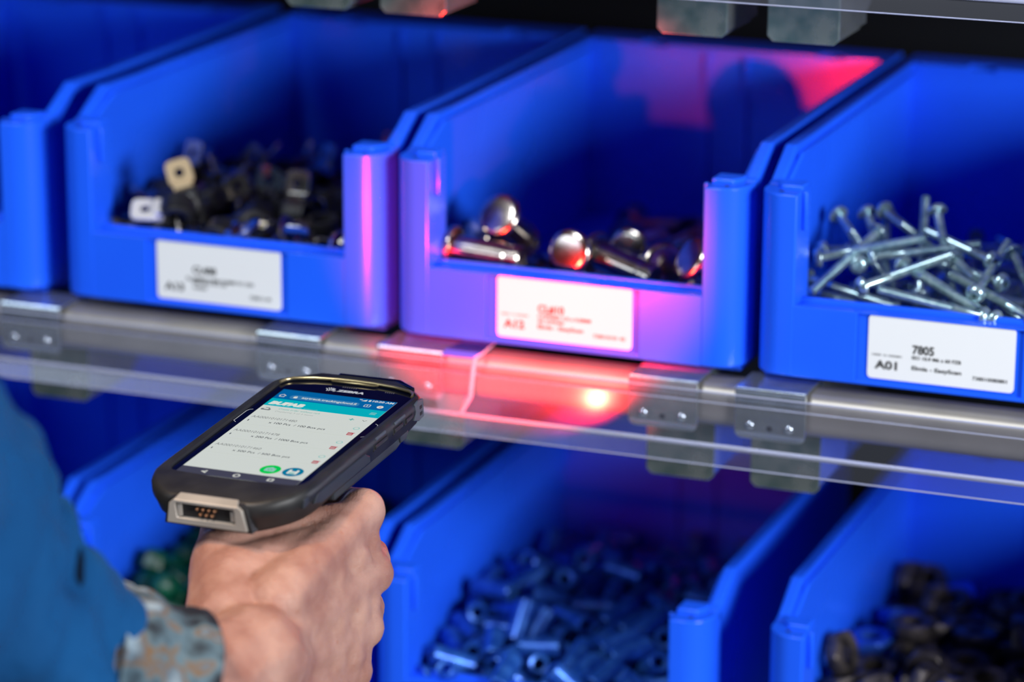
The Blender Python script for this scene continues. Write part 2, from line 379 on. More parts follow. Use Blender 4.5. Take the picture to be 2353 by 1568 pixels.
# ------------------------------------------------------------------ small parts in the bins
def dec(L):   # x, y, z in tenths of a millimetre, then the quaternion in thousandths
    return [Matrix.Translation((n[0] / 1e4, n[1] / 1e4, n[2] / 1e4)) @ Quaternion([v / 1000 for v in n[3:7]]).normalized().to_matrix().to_4x4() for n in L]
PILE = {'screw': [(1047,656,425,316,610,-349,-637),(353,398,380,71,-645,225,727),(925,2734,341,352,693,-11,629),(1178,584,411,352,635,316,611),(209,2109,434,687,463,-440,347),(1625,288,362,80,-662,288,-688),(1743,1972,461,635,-735,-238,-13),(1450,2623,348,676,19,716,172),(988,2613,352,723,293,621,-82),(784,950,485,227,-679,182,-674),(1545,1798,495,709,404,507,-277),(1655,487,394,162,-688,167,-688),(342,1995,456,158,117,-622,758),(1661,344,371,542,-265,672,-430),(325,1235,526,426,694,245,-526),(1011,199,351,603,-370,603,-370),(1786,2686,433,585,531,161,-592),(1208,264,359,428,-563,-427,563),(544,2015,471,674,667,85,307),(1638,2698,404,172,-123,764,609),(1128,1908,474,673,-175,679,-234),(943,1405,533,417,-169,-686,572),(1290,2834,332,655,-36,-699,285),(113,1547,535,361,-422,632,541),(1058,1588,524,680,-399,611,72),(808,2070,442,738,636,31,-225),(985,543,471,643,667,-351,-134),(728,637,425,616,762,114,-164),(421,2556,357,66,655,-301,-690),(1557,630,465,67,-219,-658,-717),(389,2466,431,16,230,-643,-731),(1542,1074,507,559,432,-560,-433),(932,2522,400,292,177,-680,-648),(1583,333,499,581,142,-712,369),(1211,2298,400,98,-584,473,653),(1594,652,528,305,429,-435,-731),(969,1120,546,611,-567,450,320),(1494,2696,408,572,-601,418,369),(656,2642,350,117,622,-292,717),(356,1258,595,365,464,-573,568),(433,1542,528,613,-722,43,-318),(1659,2197,480,285,596,41,750),(1449,272,426,180,719,1,-671),(812,1526,549,318,110,-629,701),(1688,746,508,811,-249,-526,-56),(1021,408,380,505,-595,357,-514),(1299,2565,419,553,175,685,-440),(113,2668,352,659,-727,145,131),(1122,996,508,719,-618,-57,-312),(394,475,406,744,-186,-641,-30),(1118,315,421,380,379,623,569),(1179,1821,490,703,78,703,77),(1140,620,502,565,-730,221,-314),(686,323,446,314,-734,-211,-563),(1211,2532,424,182,573,-372,708),(1021,2282,401,222,403,-628,-628),(1348,1307,551,603,-568,474,299),(1661,2511,368,475,652,149,-572),(773,568,478,73,-642,-231,-727),(1572,2700,400,459,287,-531,652),(1346,388,525,228,457,-469,720),(256,407,445,160,-243,781,-553),(1658,315,499,603,-118,677,405),(1664,2330,450,553,-184,737,-343),(1161,2446,410,678,323,643,-148),(252,2708,395,790,568,-226,40),(427,616,451,50,741,-88,-664),(776,1092,562,253,474,390,748),(1081,355,478,518,-34,-841,151),(1409,604,532,677,675,251,153),(1203,1474,532,66,321,648,687),(1789,2395,463,169,-605,-584,-514),(665,445,456,87,-650,-220,-722),(1011,746,534,710,333,-620,5),(1654,965,524,476,690,-346,-423),(788,193,473,88,551,-11,830),(1411,942,523,145,411,449,780),(958,1933,535,385,671,10,634),(1244,1709,579,506,-320,595,-537),(1129,2946,325,153,690,-153,-690),(1668,1985,513,433,-738,-273,439),(479,678,467,650,-304,588,-374),(1682,824,520,360,-588,28,724),(359,226,464,174,-529,-390,733),(1371,1896,562,45,321,-610,-723),(581,1528,529,46,-322,-611,722),(334,985,529,580,739,330,-91),(1757,2522,440,557,-731,386,-80),(1428,2221,463,358,-676,120,633),(576,2433,374,314,685,82,653),(161,1257,528,646,-521,425,362),(1129,2018,496,2,597,-534,-598),(1904,703,506,340,-285,576,687),(595,238,553,475,-419,754,-171),(1080,1978,514,768,217,542,-265),(1368,1990,511,557,1,-796,-238),(615,699,549,747,542,355,147),(1609,717,551,635,182,739,-132),(1521,1985,513,412,-151,714,-546),(270,748,507,423,-433,570,555),(384,559,506,378,476,583,-538),(1204,2319,471,294,667,-182,660),(1108,2104,520,144,-336,470,-803),(1178,83,483,393,588,-393,-588),(1219,1082,508,646,728,-229,27),(1674,1029,597,362,-214,-569,706),(1707,252,458,778,461,-410,-120),(603,1370,533,279,-9,-706,651),(672,1833,563,712,-492,462,191),(1336,551,522,752,-569,-333,-28),(364,697,587,655,-98,-744,91),(1251,2743,406,390,-701,192,565),(1363,2791,467,104,675,-221,-696),(1659,2897,434,57,-770,-63,-632),(279,377,507,846,-413,333,-56),(1202,1349,533,216,-539,-459,-673),(759,922,550,571,286,-766,77),(1106,2298,465,695,-425,-577,-61),(499,1865,534,56,321,646,-690),(928,668,596,472,-579,491,-448),(458,981,552,187,-631,-395,-640),(114,863,521,182,-122,543,810),(597,2661,491,446,-608,586,297),(556,2794,374,402,738,31,541),(394,1835,527,348,-553,-597,-466),(1480,626,574,606,-515,-153,586),(572,899,572,48,-521,-371,767),(1198,199,521,517,185,-723,-419),(357,226,534,736,159,655,-56),(1517,1473,628,793,-101,-558,221),(1664,2266,470,452,379,-528,-611),(1864,1586,563,660,720,200,-76),(751,454,609,487,176,852,-75),(1407,451,575,436,653,-331,524),(931,2677,434,429,-225,796,363),(685,1257,572,642,-692,306,123),(584,2158,426,221,-529,555,603),(905,248,504,5,631,-253,-733),(1657,565,593,95,766,64,633),(1657,1260,528,587,421,-569,-393),(804,83,532,630,-150,-752,125),(364,347,549,212,648,-91,-726),(1325,300,616,639,-160,631,410),(724,2946,370,744,-140,632,-165),(1336,1576,626,624,-636,47,452),(1723,335,562,322,-176,861,-353),(1688,225,619,613,-519,586,-103),(1171,2648,459,726,568,371,113),(1153,1194,621,676,-321,-663,13),(893,1373,598,443,672,222,-550),(169,2284,404,213,49,-642,735),(256,2059,473,115,-284,-681,-665),(759,760,602,545,-465,-533,450),(632,557,591,807,-216,-505,-216),(1836,2699,482,744,649,-160,-10),(1695,1340,577,745,261,591,-166),(668,2089,498,144,202,514,-821),(468,2487,433,1,297,-590,751),(1324,1416,606,735,599,318,32),(681,1369,615,366,22,-725,583),(985,359,541,640,487,-24,-594),(1265,2648,541,263,3,682,683),(453,1024,628,496,-695,-348,-386),(779,1644,582,481,92,-671,556),(1447,2709,479,618,-440,-547,354),(351,289,608,840,58,-539,-27),(546,544,587,811,-339,-473,-51),(1584,2099,540,649,176,728,-132),(268,1443,551,83,-117,-645,750),(771,855,554,572,-531,136,-610),(1057,348,560,398,-773,-240,-433),(660,2505,464,43,596,-338,-727),(1786,942,599,423,-413,435,679),(1589,130,572,537,-430,688,-232),(1596,2159,514,633,-555,-384,379),(568,1495,595,328,-73,-687,644),(1112,1636,619,498,-355,545,573),(1746,2094,585,465,-587,-440,-496),(954,805,553,543,313,562,540),(1177,526,602,263,410,621,-614),(1703,1649,587,734,401,527,-151),(1701,1555,623,197,543,-503,643),(722,2755,437,377,164,643,646),(1636,1531,641,317,-641,397,576),(570,332,586,613,57,756,-220),(1151,932,567,779,280,-543,-142),(844,2325,478,509,-593,-489,387),(1454,2946,449,421,-528,340,-655),(291,1946,511,388,-286,659,577),(702,2420,523,263,491,549,-623)], 'clamp': [(1101,1726,439,699,-69,-70,-708),(183,2336,328,5,77,-995,63),(607,2290,370,689,147,-665,249),(201,1502,514,679,197,643,-293),(416,1959,428,664,230,609,-366),(289,366,417,171,952,-254,-13),(1452,2681,297,19,569,822,-22),(725,1930,433,553,-440,-630,-320),(735,2110,363,62,695,713,-63),(794,275,361,70,-773,629,52),(357,587,422,78,-762,640,66),(1431,1411,525,77,-509,531,672),(1545,1892,457,129,-11,945,300),(204,1214,536,645,519,478,291),(1310,774,459,418,39,-85,904),(940,1058,497,686,32,34,-726),(1594,2058,373,948,-89,27,304),(1840,863,474,995,84,5,-59),(977,1575,503,364,606,252,-661),(1421,288,398,365,605,365,605),(723,2405,320,973,-54,-11,-225),(1037,2004,418,99,-700,233,667),(1053,270,363,987,69,9,-143),(1358,2153,394,81,-716,-91,-687),(1624,440,392,578,56,82,-810),(1878,2050,409,609,360,609,360),(375,1430,489,780,-47,-38,-622),(1878,2252,377,702,-86,702,-87),(727,460,406,769,25,-90,633),(1083,2449,350,233,665,-168,689),(1696,994,531,501,554,446,494),(1082,2231,378,744,360,560,-67),(922,214,505,446,-337,-500,-661),(1210,2070,409,696,-76,695,-161),(1826,2754,329,664,239,-655,270),(1794,1766,431,96,978,182,-18),(1778,590,458,344,744,50,-571),(1341,1033,530,60,624,306,717),(1119,1917,536,799,309,508,91),(197,1905,442,320,571,303,-692),(1272,528,410,75,-738,-667,-68),(1120,1282,500,626,-18,-22,-779),(358,166,547,326,115,698,628),(759,1436,487,341,-18,49,939),(912,731,486,288,646,-406,579),(1257,282,402,59,-36,940,335),(1859,181,553,682,-130,665,-275),(853,1680,484,733,515,416,158),(1658,2583,343,723,469,506,29),(503,320,420,399,69,-307,-861),(1311,2884,324,671,698,-31,-246),(1598,270,398,580,760,34,-291),(779,1788,463,744,527,389,130),(1748,1968,488,656,473,-177,-560),(980,569,466,178,-897,200,351),(337,2290,369,592,-8,-732,-337),(885,2327,364,700,79,688,-175),(1495,762,494,95,691,265,-666),(521,1806,472,297,703,-623,-170),(503,756,478,12,-990,-94,-104),(1363,1582,508,764,203,-24,612),(1707,2349,353,201,809,-553,-12),(737,1082,498,0,0,23,-1000),(967,2879,289,13,911,-412,6),(1702,781,496,608,601,-425,-297),(635,1449,605,944,-32,-82,-318),(1643,1405,543,852,432,-28,-292),(913,1277,533,565,44,218,795),(1321,1901,481,916,251,-230,-214),(1322,2531,315,830,-73,9,553),(1664,1591,514,45,651,708,269),(465,2191,385,751,582,302,73),(490,1639,566,402,-625,-631,-222),(1022,385,532,592,-224,-753,-180),(292,787,497,439,738,-151,490),(195,943,520,663,245,690,-153),(1676,1199,501,725,-2,-2,-689),(1487,1223,552,271,795,456,295),(488,956,520,122,528,819,189),(589,1864,562,337,136,-930,62),(342,2814,326,508,491,-490,509),(215,2104,404,758,525,385,-50),(1146,2769,333,262,882,388,-49),(1513,1732,490,131,2,949,288),(496,1127,535,7,-216,657,722),(1752,347,529,405,302,-507,-699),(568,409,546,490,-235,174,821),(407,1247,536,351,-290,-647,-611),(713,2884,324,246,26,-715,-653),(1409,2374,376,97,388,-806,-436),(160,505,552,45,-683,187,-705),(460,542,598,255,572,-486,610),(1109,853,508,535,462,535,463),(968,2670,333,671,685,67,276),(1522,435,520,45,475,861,176)], 'cap': [(719,582,445,539,700,-236,405),(213,1286,507,254,-432,-570,651),(389,377,427,251,661,-302,640),(1107,658,452,188,40,-739,645),(177,2333,453,663,-732,-118,-103),(792,263,394,15,-477,-878,-29),(944,2115,475,709,269,-644,-98),(1677,422,430,596,-400,-582,383),(742,1187,501,664,234,-667,-245),(1178,1740,506,145,-363,593,-704),(873,2863,412,327,-625,361,610),(433,1289,507,146,-343,632,-680),(646,2147,472,461,561,427,539),(1525,1033,464,45,-982,182,8),(1181,263,419,706,31,707,14),(1361,1127,497,563,-666,-145,-467),(323,541,441,559,44,-726,398),(958,479,410,10,-227,-973,-43),(1605,1349,510,699,109,-703,78),(889,960,457,615,30,-39,787),(527,503,442,568,-681,-63,457),(188,855,472,493,-581,-392,515),(1178,2703,396,782,-26,22,622),(1838,349,425,620,639,-358,280),(1408,844,471,6,707,78,-703),(759,454,433,430,-562,380,596),(247,291,421,242,663,288,-647),(1177,2509,411,34,776,-629,28),(451,1101,469,254,10,-38,966),(247,1115,496,638,733,9,237),(477,2093,452,332,-16,-47,-942),(1181,461,434,728,-668,-107,-114),(1335,2013,459,33,728,-684,31),(1130,2027,484,37,190,648,-737),(1840,2325,428,46,910,-412,20),(639,1953,465,40,-2,46,998),(649,167,542,658,-552,444,-255),(1713,1011,462,43,-951,305,14),(734,992,485,536,416,-569,-466),(1861,2867,411,677,198,-679,-204),(1542,263,394,15,-468,883,29),(603,1456,515,9,-326,-627,707),(794,2342,427,2,39,998,-49),(490,724,459,485,-576,-401,521),(1868,150,542,9,707,-9,707),(394,1774,504,431,-260,645,-575),(1857,1607,511,650,-169,-685,282),(670,743,460,300,-640,233,667),(917,680,470,215,150,-950,170),(1753,732,459,711,-672,-2,-208),(788,2150,471,707,-21,-705,51),(199,947,600,892,-217,146,368),(1442,1284,507,436,557,-460,537),(147,1786,503,558,-434,558,-434),(661,2363,557,49,996,-77,4),(1843,1281,507,108,113,714,-683),(196,1520,512,368,-604,-368,-604),(1357,2691,422,242,664,243,664),(278,2563,432,716,479,-487,144),(369,948,481,296,-348,-574,-679),(1415,653,451,292,-671,211,-649),(612,2361,425,49,998,-43,2),(1327,2883,410,707,-18,707,-18),(599,1192,501,367,561,427,607),(912,1620,510,614,-492,511,-346),(437,1548,512,276,-65,-697,659),(442,622,574,357,176,310,-863),(857,574,574,472,448,195,-734),(1830,902,477,448,-686,-32,573),(1380,458,408,41,-970,-241,-9),(1394,1707,507,485,514,-462,535),(1020,2284,458,606,366,-565,424),(529,908,480,92,677,-188,-706),(173,668,428,951,47,15,-305),(404,2270,434,290,-14,48,956),(591,327,442,10,713,413,566),(1224,783,465,738,-653,153,72),(1207,1320,508,532,74,714,-448),(1873,2100,476,36,707,-35,-706),(706,1608,511,180,-664,241,-685),(1542,549,536,486,-64,393,-778),(1591,2884,414,548,447,-548,-447),(1116,966,457,16,-330,943,47),(1802,2639,426,170,347,-641,-663),(1076,1152,519,21,-513,39,-857),(334,1393,515,196,211,-668,-686),(1032,274,419,179,673,-213,-685),(1571,846,446,993,51,5,-102),(1579,1738,506,639,-549,457,-285),(1270,602,545,411,-243,878,-27),(930,2727,420,348,121,-714,-595),(977,1438,486,882,10,-5,471),(1294,959,559,890,-377,-188,172),(147,142,547,630,321,-630,-321),(1456,1549,512,592,-443,551,-387),(1350,274,420,492,508,-525,474),(182,2086,452,30,597,-801,40),(1661,1172,500,679,656,310,112),(773,1380,485,766,9,-7,643),(1434,2501,437,232,-697,143,-664),(963,1826,500,701,269,649,123),(1025,827,539,427,-775,454,-108),(899,1162,474,804,26,19,-594),(1841,489,436,727,-668,-98,-122),(1643,2069,454,879,-44,-24,-475),(1844,2475,529,767,-242,155,574),(1224,1135,598,942,-154,-272,125),(282,1639,550,156,-435,-455,-761),(1388,420,563,286,-673,207,-650),(805,828,562,923,348,-110,120)], 'spacer': [(840,866,496,82,-648,181,736),(1881,793,478,657,-510,-340,-439),(861,269,372,612,538,483,321),(667,505,411,712,-69,-698,31),(1481,1669,617,14,655,-246,714),(1183,779,474,57,-661,158,731),(610,633,439,491,-552,429,-519),(1841,2837,387,85,207,616,-755),(810,379,460,131,-379,-277,873),(908,625,439,589,574,-524,223),(1225,311,380,523,-602,267,541),(833,2816,390,649,-487,572,125),(618,1203,576,686,-414,547,-244),(1278,1177,571,205,533,552,-607),(476,2854,383,256,-726,108,629),(231,1680,617,683,-629,-355,107),(471,2490,461,715,274,-582,274),(897,1156,567,152,468,-468,-734),(797,2507,453,658,344,607,283),(493,809,482,644,-525,319,455),(1497,303,376,72,699,95,705),(1704,598,431,734,-204,643,73),(692,761,470,332,643,304,620),(1132,512,413,328,622,-334,-627),(1766,378,388,623,573,455,274),(563,275,372,515,-238,686,-456),(504,647,563,780,-578,-231,-63),(1627,1163,569,614,630,-412,-238),(813,2125,548,87,202,592,-775),(1867,2368,488,77,-188,766,610),(328,1482,615,426,-678,-137,-583),(250,365,386,405,-533,-474,572),(448,990,528,198,-670,-244,673),(345,2797,393,178,-484,473,-715),(1175,1229,581,43,-282,-714,640),(719,1041,540,646,71,-668,-362),(965,1809,607,46,-690,132,-710),(875,1349,602,404,662,-282,-566),(1299,1940,588,234,20,637,-734),(1288,1469,614,690,377,613,-78),(579,1799,610,369,73,746,550),(139,1496,615,605,-571,-381,-404),(1815,225,448,8,937,-160,-309),(145,2841,387,360,-423,-633,-539),(598,386,429,450,515,635,359),(1018,2906,450,830,-48,-32,-555),(1210,919,511,625,-588,-305,414),(959,402,492,644,-567,327,397),(204,2009,574,372,-719,249,531),(143,543,461,552,-618,-428,-360),(1363,2918,373,682,-187,682,-187),(1688,2659,419,286,-588,372,-659),(1093,1549,619,716,-665,195,82),(825,507,537,741,294,446,-407),(207,762,471,522,770,47,364),(708,1769,611,382,-708,-201,-559),(773,1533,618,402,383,-618,556),(1421,2686,413,456,548,445,542),(1084,311,379,700,-429,-499,-277),(1128,2388,483,758,615,-43,212),(378,1680,680,857,441,27,-265),(214,231,366,682,172,684,193),(1218,840,612,493,-629,-78,-596),(588,2464,531,70,-401,335,850),(1186,626,437,538,452,-543,-460),(328,1864,599,670,-413,615,50),(1372,2815,463,71,829,553,-47),(604,2092,556,652,-68,-732,-185),(926,1557,619,705,-674,-212,-62),(1414,2571,438,537,-450,543,-462),(1745,1396,607,123,-675,-230,690),(1742,919,510,596,-73,636,484),(217,935,514,288,739,-195,578),(1763,1820,605,382,405,531,-639),(666,220,483,74,715,98,688),(1096,307,540,40,-883,-269,-383),(631,2742,404,514,631,157,-559),(1318,416,442,373,-415,659,504),(929,206,493,115,-714,97,-684),(447,183,519,285,-482,794,236),(940,1742,700,258,727,106,628),(195,2377,550,269,-70,-569,-774),(1011,669,548,336,-302,-476,-754),(1881,452,463,110,-161,811,552),(799,2621,427,10,-692,84,-717),(840,1069,622,632,585,413,296),(596,1303,647,482,-83,-562,667),(1867,1695,616,415,-371,625,548),(989,2523,450,181,85,-615,763),(317,209,503,787,572,-203,-113),(1434,1084,601,773,609,153,-93),(424,2917,491,78,-698,-77,707),(1310,769,591,163,-359,-672,626),(139,2580,437,152,122,612,-766),(1450,741,538,87,366,-321,869),(1873,2476,581,339,-440,655,512),(221,1073,595,731,461,437,-251),(1240,510,533,584,604,-485,243),(1344,112,512,95,-701,95,-701),(1881,2678,499,321,767,-512,215),(397,272,593,548,-600,562,-156),(425,1091,600,215,581,-89,780),(1438,913,508,171,-594,266,740),(1108,521,535,463,686,356,-434),(641,1900,712,131,149,-631,750),(1214,1810,606,605,-564,-484,-284),(1524,2020,572,664,-415,621,25),(502,1400,607,244,41,-743,623),(1186,2750,403,457,321,553,-618),(1490,404,464,394,155,886,189),(1656,235,482,470,-326,764,299),(1610,2397,481,369,424,-450,694),(228,1279,590,267,-685,-116,668),(1640,1832,604,727,658,110,-163),(1541,1506,616,155,-689,-161,690),(619,2327,573,649,-462,-492,351),(1468,2247,519,202,58,-612,763),(1031,989,527,723,-623,63,-290),(367,538,423,475,-36,752,-455),(629,2205,529,84,650,-350,-670),(281,1197,688,687,-269,-655,164),(408,1419,677,43,-341,-727,595),(1635,2840,386,628,-597,-430,253),(1330,226,483,583,-425,-516,461),(1534,1305,631,157,-102,758,625),(1759,1101,555,77,593,479,-643),(1060,1275,612,796,-553,212,-123),(1245,2470,494,698,623,347,-65),(1441,516,488,894,67,-429,108),(752,193,596,572,790,173,-135),(383,696,507,247,286,-574,726),(1026,1940,632,174,-359,369,-839),(447,2019,572,573,-193,-729,-322),(950,2744,447,244,-470,-285,799),(1749,2369,488,77,-188,766,610),(524,2803,511,336,-622,-340,620),(780,687,568,728,45,675,112),(1589,1008,610,375,85,440,812),(1462,656,445,594,581,-457,-319),(351,2653,421,629,-116,-733,-233),(590,859,645,261,666,-661,228),(672,935,585,165,18,-945,281),(367,2283,509,496,-295,-722,-382),(1688,2179,535,726,130,675,-24),(1577,311,534,577,-663,477,-6),(645,483,551,558,-631,-315,-437),(657,1497,677,749,395,297,-442),(1729,710,515,220,-482,183,-828),(1324,1093,653,730,-436,415,324),(1518,1793,662,230,-714,497,436)], 'nut': [(1058,860,480,124,-992,18,2),(394,1670,603,620,-9,11,785),(788,307,404,763,-14,221,-607),(1814,310,364,60,-849,-523,-44),(220,296,362,292,21,69,-954),(499,1398,592,892,50,-25,449),(1310,1112,542,991,112,8,-71),(1804,709,443,786,94,72,-607),(515,658,519,547,-365,134,741),(1456,903,491,95,-756,643,81),(514,293,361,18,-245,-967,-69),(412,846,562,779,-145,-417,-444),(916,174,507,184,406,-816,369),(219,717,445,651,78,-89,749),(982,1087,536,97,-849,516,59),(330,1160,553,8,-75,-991,-112),(1287,2921,436,174,-192,724,639),(1667,905,546,257,-842,-455,133),(850,570,411,72,-661,-743,-78),(274,466,459,879,-56,276,385),(840,869,580,116,-621,405,-661),(535,2835,373,70,869,488,-40),(467,755,555,230,856,-269,377),(1804,2839,372,988,-80,-15,-128),(1593,293,413,221,-209,-73,950),(1132,2288,572,292,-644,443,551),(589,532,445,64,125,-987,72),(1591,560,410,429,40,-98,897),(209,931,551,863,-11,-159,-480),(1001,484,457,742,-4,343,-577),(1099,1924,576,491,-48,85,866),(1299,2457,451,571,-72,-97,-812),(1366,383,416,137,-178,-60,973),(1503,2295,491,914,-115,49,387),(1795,2520,521,809,474,-10,349),(1023,2500,525,488,-109,-425,754),(829,1355,588,176,14,-78,981),(1817,1974,566,866,-85,48,490),(1651,2623,413,675,-71,78,730),(216,2587,421,920,-104,40,376),(410,2294,571,489,587,362,534),(752,428,532,155,643,-750,-12),(1513,2925,528,477,-525,512,485),(222,1490,600,23,-780,625,18),(776,2829,374,1,11,997,-82),(1797,1335,662,731,-631,150,212),(717,752,532,622,713,-324,-1),(1010,723,534,102,-644,-724,-228),(1036,2853,369,260,-20,75,962),(1163,232,435,862,-435,117,231),(479,302,451,43,-601,796,58),(317,495,529,206,939,-197,-193),(1413,2695,398,98,984,-150,18),(1225,421,468,10,910,-9,415),(717,2459,450,82,681,723,-87),(861,2213,512,8,64,-990,122),(450,2717,465,735,32,-225,639),(1393,95,572,500,-500,500,500),(1800,2723,483,378,-41,-83,-921),(1351,659,431,29,-256,960,110),(1604,585,504,300,38,98,-948),(1156,2629,466,861,-340,45,375),(1176,215,599,715,-301,245,582),(1646,178,526,114,-707,698,27),(1800,787,573,57,-797,580,157),(1479,1862,585,66,832,550,-43),(237,2851,427,144,-692,-692,-144),(1269,2147,528,49,401,-908,111),(767,925,576,725,-382,-552,154),(1794,2903,528,642,-713,-266,-91),(1337,1634,604,0,-351,-936,0),(170,1014,698,130,593,-30,794),(245,2347,478,50,402,-907,113),(897,2647,485,188,-685,326,624),(1780,2287,493,376,-47,-116,-918),(1826,1592,681,192,507,-493,-681),(584,177,518,705,79,-51,703),(495,1912,577,485,-38,-69,-871),(1070,2011,647,852,-84,-51,-514),(1001,1061,619,36,-317,942,107),(1172,1589,681,94,-701,-94,-701),(1314,650,518,72,8,114,-991),(1818,1106,540,994,113,0,-1),(514,507,620,308,-943,107,68),(1230,2758,493,914,-343,-15,218),(170,2606,584,595,219,-692,-345),(1027,2854,509,921,-302,-87,-230),(453,2528,498,54,-852,-476,-213),(605,2219,510,120,980,156,-19),(1463,362,547,19,714,-671,-198),(1811,420,484,831,-234,6,-505),(1204,884,568,413,-181,220,-865),(1707,1743,639,169,-269,-948,-23),(652,1137,627,202,169,-763,590),(1474,2487,533,92,773,-623,76),(856,623,623,862,295,269,-312),(1020,395,514,56,647,-680,-340),(1559,1137,547,100,-879,-464,-53),(769,1801,592,29,524,850,-47),(444,1567,693,10,665,747,-10),(1896,546,598,223,-671,223,-671),(1178,1334,584,6,-81,-994,-79),(1305,1912,655,611,266,-663,-342),(861,2388,558,549,-68,102,827),(680,951,598,499,-273,685,-455),(1556,1492,600,482,14,-26,876),(228,2827,512,138,-662,721,150),(747,2846,459,80,976,200,-17),(241,2098,539,796,-90,-67,-595),(1065,1620,681,644,-412,575,-291)]}

def screw_mesh(lo=False):
    bm = bmesh.new(); seg = 6 if lo else 14
    add_lathe(bm, [(0, .0016), (.0016, .0016), (.0016, .0037), (.0030, .0038), (.0042, .0032), (.0053, .0014), (.0055, .0002), (.0054, 0), (.0025, 0)], seg)
    prof = [(.0025, 0), (.0025, -.016)]
    if lo: prof += [(.0025, -.058), (0, -.058)]
    else:
        z = -.016
        while z > -.057: prof += [(.0026, z - .0002), (.0022, z - .0006)]; z -= .0011
        prof += [(.0025, -.0575), (.0019, -.0583), (0, -.0583)]
    add_lathe(bm, prof, 6 if lo else 12)
    me = bm_mesh('screw', bm, .9); me.materials.append(M['zinc']); return me
def clamp_meshes():
    # rubber loop, then the steel band around it ending in a square tab with a hole
    bm = bmesh.new(); hw = .0066; seg = 20; R0, R1 = .0062, .0092
    a0, a1 = math.radians(112), math.radians(428)
    rings = []
    for k in range(seg + 1):
        a = a0 + (a1 - a0) * k / seg; c, s = math.cos(a), math.sin(a)
        rings.append([(R0 * c, R0 * s, -hw), (R1 * c, R1 * s, -hw), ((R1 + .0007) * c, (R1 + .0007) * s, -hw + .0012), (R1 * c, R1 * s, hw), (R0 * c, R0 * s, hw)])
    loft(bm, rings); rub = bm_mesh('rubber_lining', bm, .6); rub.materials.append(M['rubber'])
    bm = bmesh.new(); hw = .0042; rings = []
    for k in range(seg + 1):
        a = a0 + (a1 - a0) * k / seg; c, s = math.cos(a), math.sin(a)
        rings.append([((R1 + .0002) * c, (R1 + .0002) * s, -hw), ((R1 + .0011) * c, (R1 + .0011) * s, -hw), ((R1 + .0011) * c, (R1 + .0011) * s, hw), ((R1 + .0002) * c, (R1 + .0002) * s, hw)])
    loft(bm, rings); band = bm_mesh('metal_band', bm, .6); band.materials.append(M['dkband'])
    bm = bmesh.new(); hw = .0052
    # tab: rounded square with a hole, in the YZ plane
    n = 24; hx = .0080; cy = .0185
    def ring(x, r, sq):
        P = []
        for k in range(n):
            a = 2 * PI * k / n; c, s = math.cos(a), math.sin(a)
            if sq: m = (abs(c) ** 5 + abs(s) ** 5) ** (-1 / 5); P.append((x, cy + r * c * m, r * .95 * s * m))
            else: P.append((x, cy + r * c, r * s))
        return P
    t = .0011
    R = [ring(-t, .0028, 0), ring(-t, hx - .0004, 1), ring(-t + .0005, hx, 1), ring(t - .0005, hx, 1), ring(t, hx - .0004, 1), ring(t, .0028, 0)]
    V = [[bm.verts.new(p) for p in r] for r in R]
    for a, b in zip(V, V[1:] + V[:1]):
        for i in range(n): bm.faces.new((a[i], a[(i + 1) % n], b[(i + 1) % n], b[i]))
    add_box(bm, (-.0042, .0078, -hw), (-.0008, .0125, hw)); add_box(bm, (.0008, .0078, -hw), (.0042, .0125, hw))
    tab = bm_mesh('tab', bm, .6); tab.materials.append(M['band'])
    return rub, band, tab
def cap_mesh():
    bm = bmesh.new(); seg = 20; vs = add_lathe(bm, [(0, -.004), (.0055, -.004), (.0055, -.0065), (.0085, -.0065), (.0095, -.005), (.0088, .001), (.0080, .0040), (.0060, .0062), (.0030, .0070), (0, .0072)], seg)
    for v in vs:
        r = math.hypot(v.co.x, v.co.y)
        if r > .0075:
            a = round(math.atan2(v.co.y, v.co.x) / (2 * PI) * seg) % 2
            if a: v.co.x *= .93; v.co.y *= .93
    me = bm_mesh('cap', bm, .5); me.materials.append(M['green']); return me
def spacer_mesh():
    bm = bmesh.new(); add_lathe(bm, [(.0035, -.0125), (.0055, -.0130), (.0062, -.0122), (.0062, .0122), (.0055, .0130), (.0035, .0125), (.0035, -.0125)], 14)
    me = bm_mesh('spacer', bm, .5); me.materials.append(M['spacer']); return me
def nut_mesh(m):
    bm = bmesh.new(); prof = [(.0066, -.0042), (.0122, -.0042), (.0138, -.0030), (.0138, .0030), (.0122, .0042), (.0066, .0042), (.0066, -.0042)]
    n = 24; R = []
    for j, (r, z) in enumerate(prof[:-1]):
        R.append([bm.verts.new(((r * (1 if r < .007 else .90 / max(math.cos(((2 * PI * k / n + PI / 6) % (PI / 3)) - PI / 6), .9) if r > .0125 else 1)) * math.cos(2 * PI * k / n), (r * (1 if r < .007 else .90 / max(math.cos(((2 * PI * k / n + PI / 6) % (PI / 3)) - PI / 6), .9) if r > .0125 else 1)) * math.sin(2 * PI * k / n), z)) for k in range(n)])
    for a, b in zip(R, R[1:] + R[:1]):
        for i in range(n): bm.faces.new((a[i], a[(i + 1) % n], b[(i + 1) % n], b[i]))
    me = bm_mesh('nut', bm, .5); me.materials.append(m); return me
def pin_thing():
    root = empty('clevis_pin')
    bm = bmesh.new(); add_lathe(bm, [(0, .0052), (.0085, .0052), (.0112, .0046), (.0124, .0034), (.0127, .0018), (.0122, .0004), (.0112, 0), (.0075, 0)], 32)
    h = bm_mesh('head', bm, .7); h.materials.append(M['pin']); new_obj('head', h, None, root)
    bm = bmesh.new(); add_lathe(bm, [(.0078, .0002), (.0078, -.030), (.0070, -.031), (.0070, -.034), (.0078, -.035), (.0078, -.0385), (.0070, -.0395), (0, -.0395)], 28)
    h = bm_mesh('shank', bm, .6); h.materials.append(M['pin']); new_obj('shank', h, None, root)
    return root

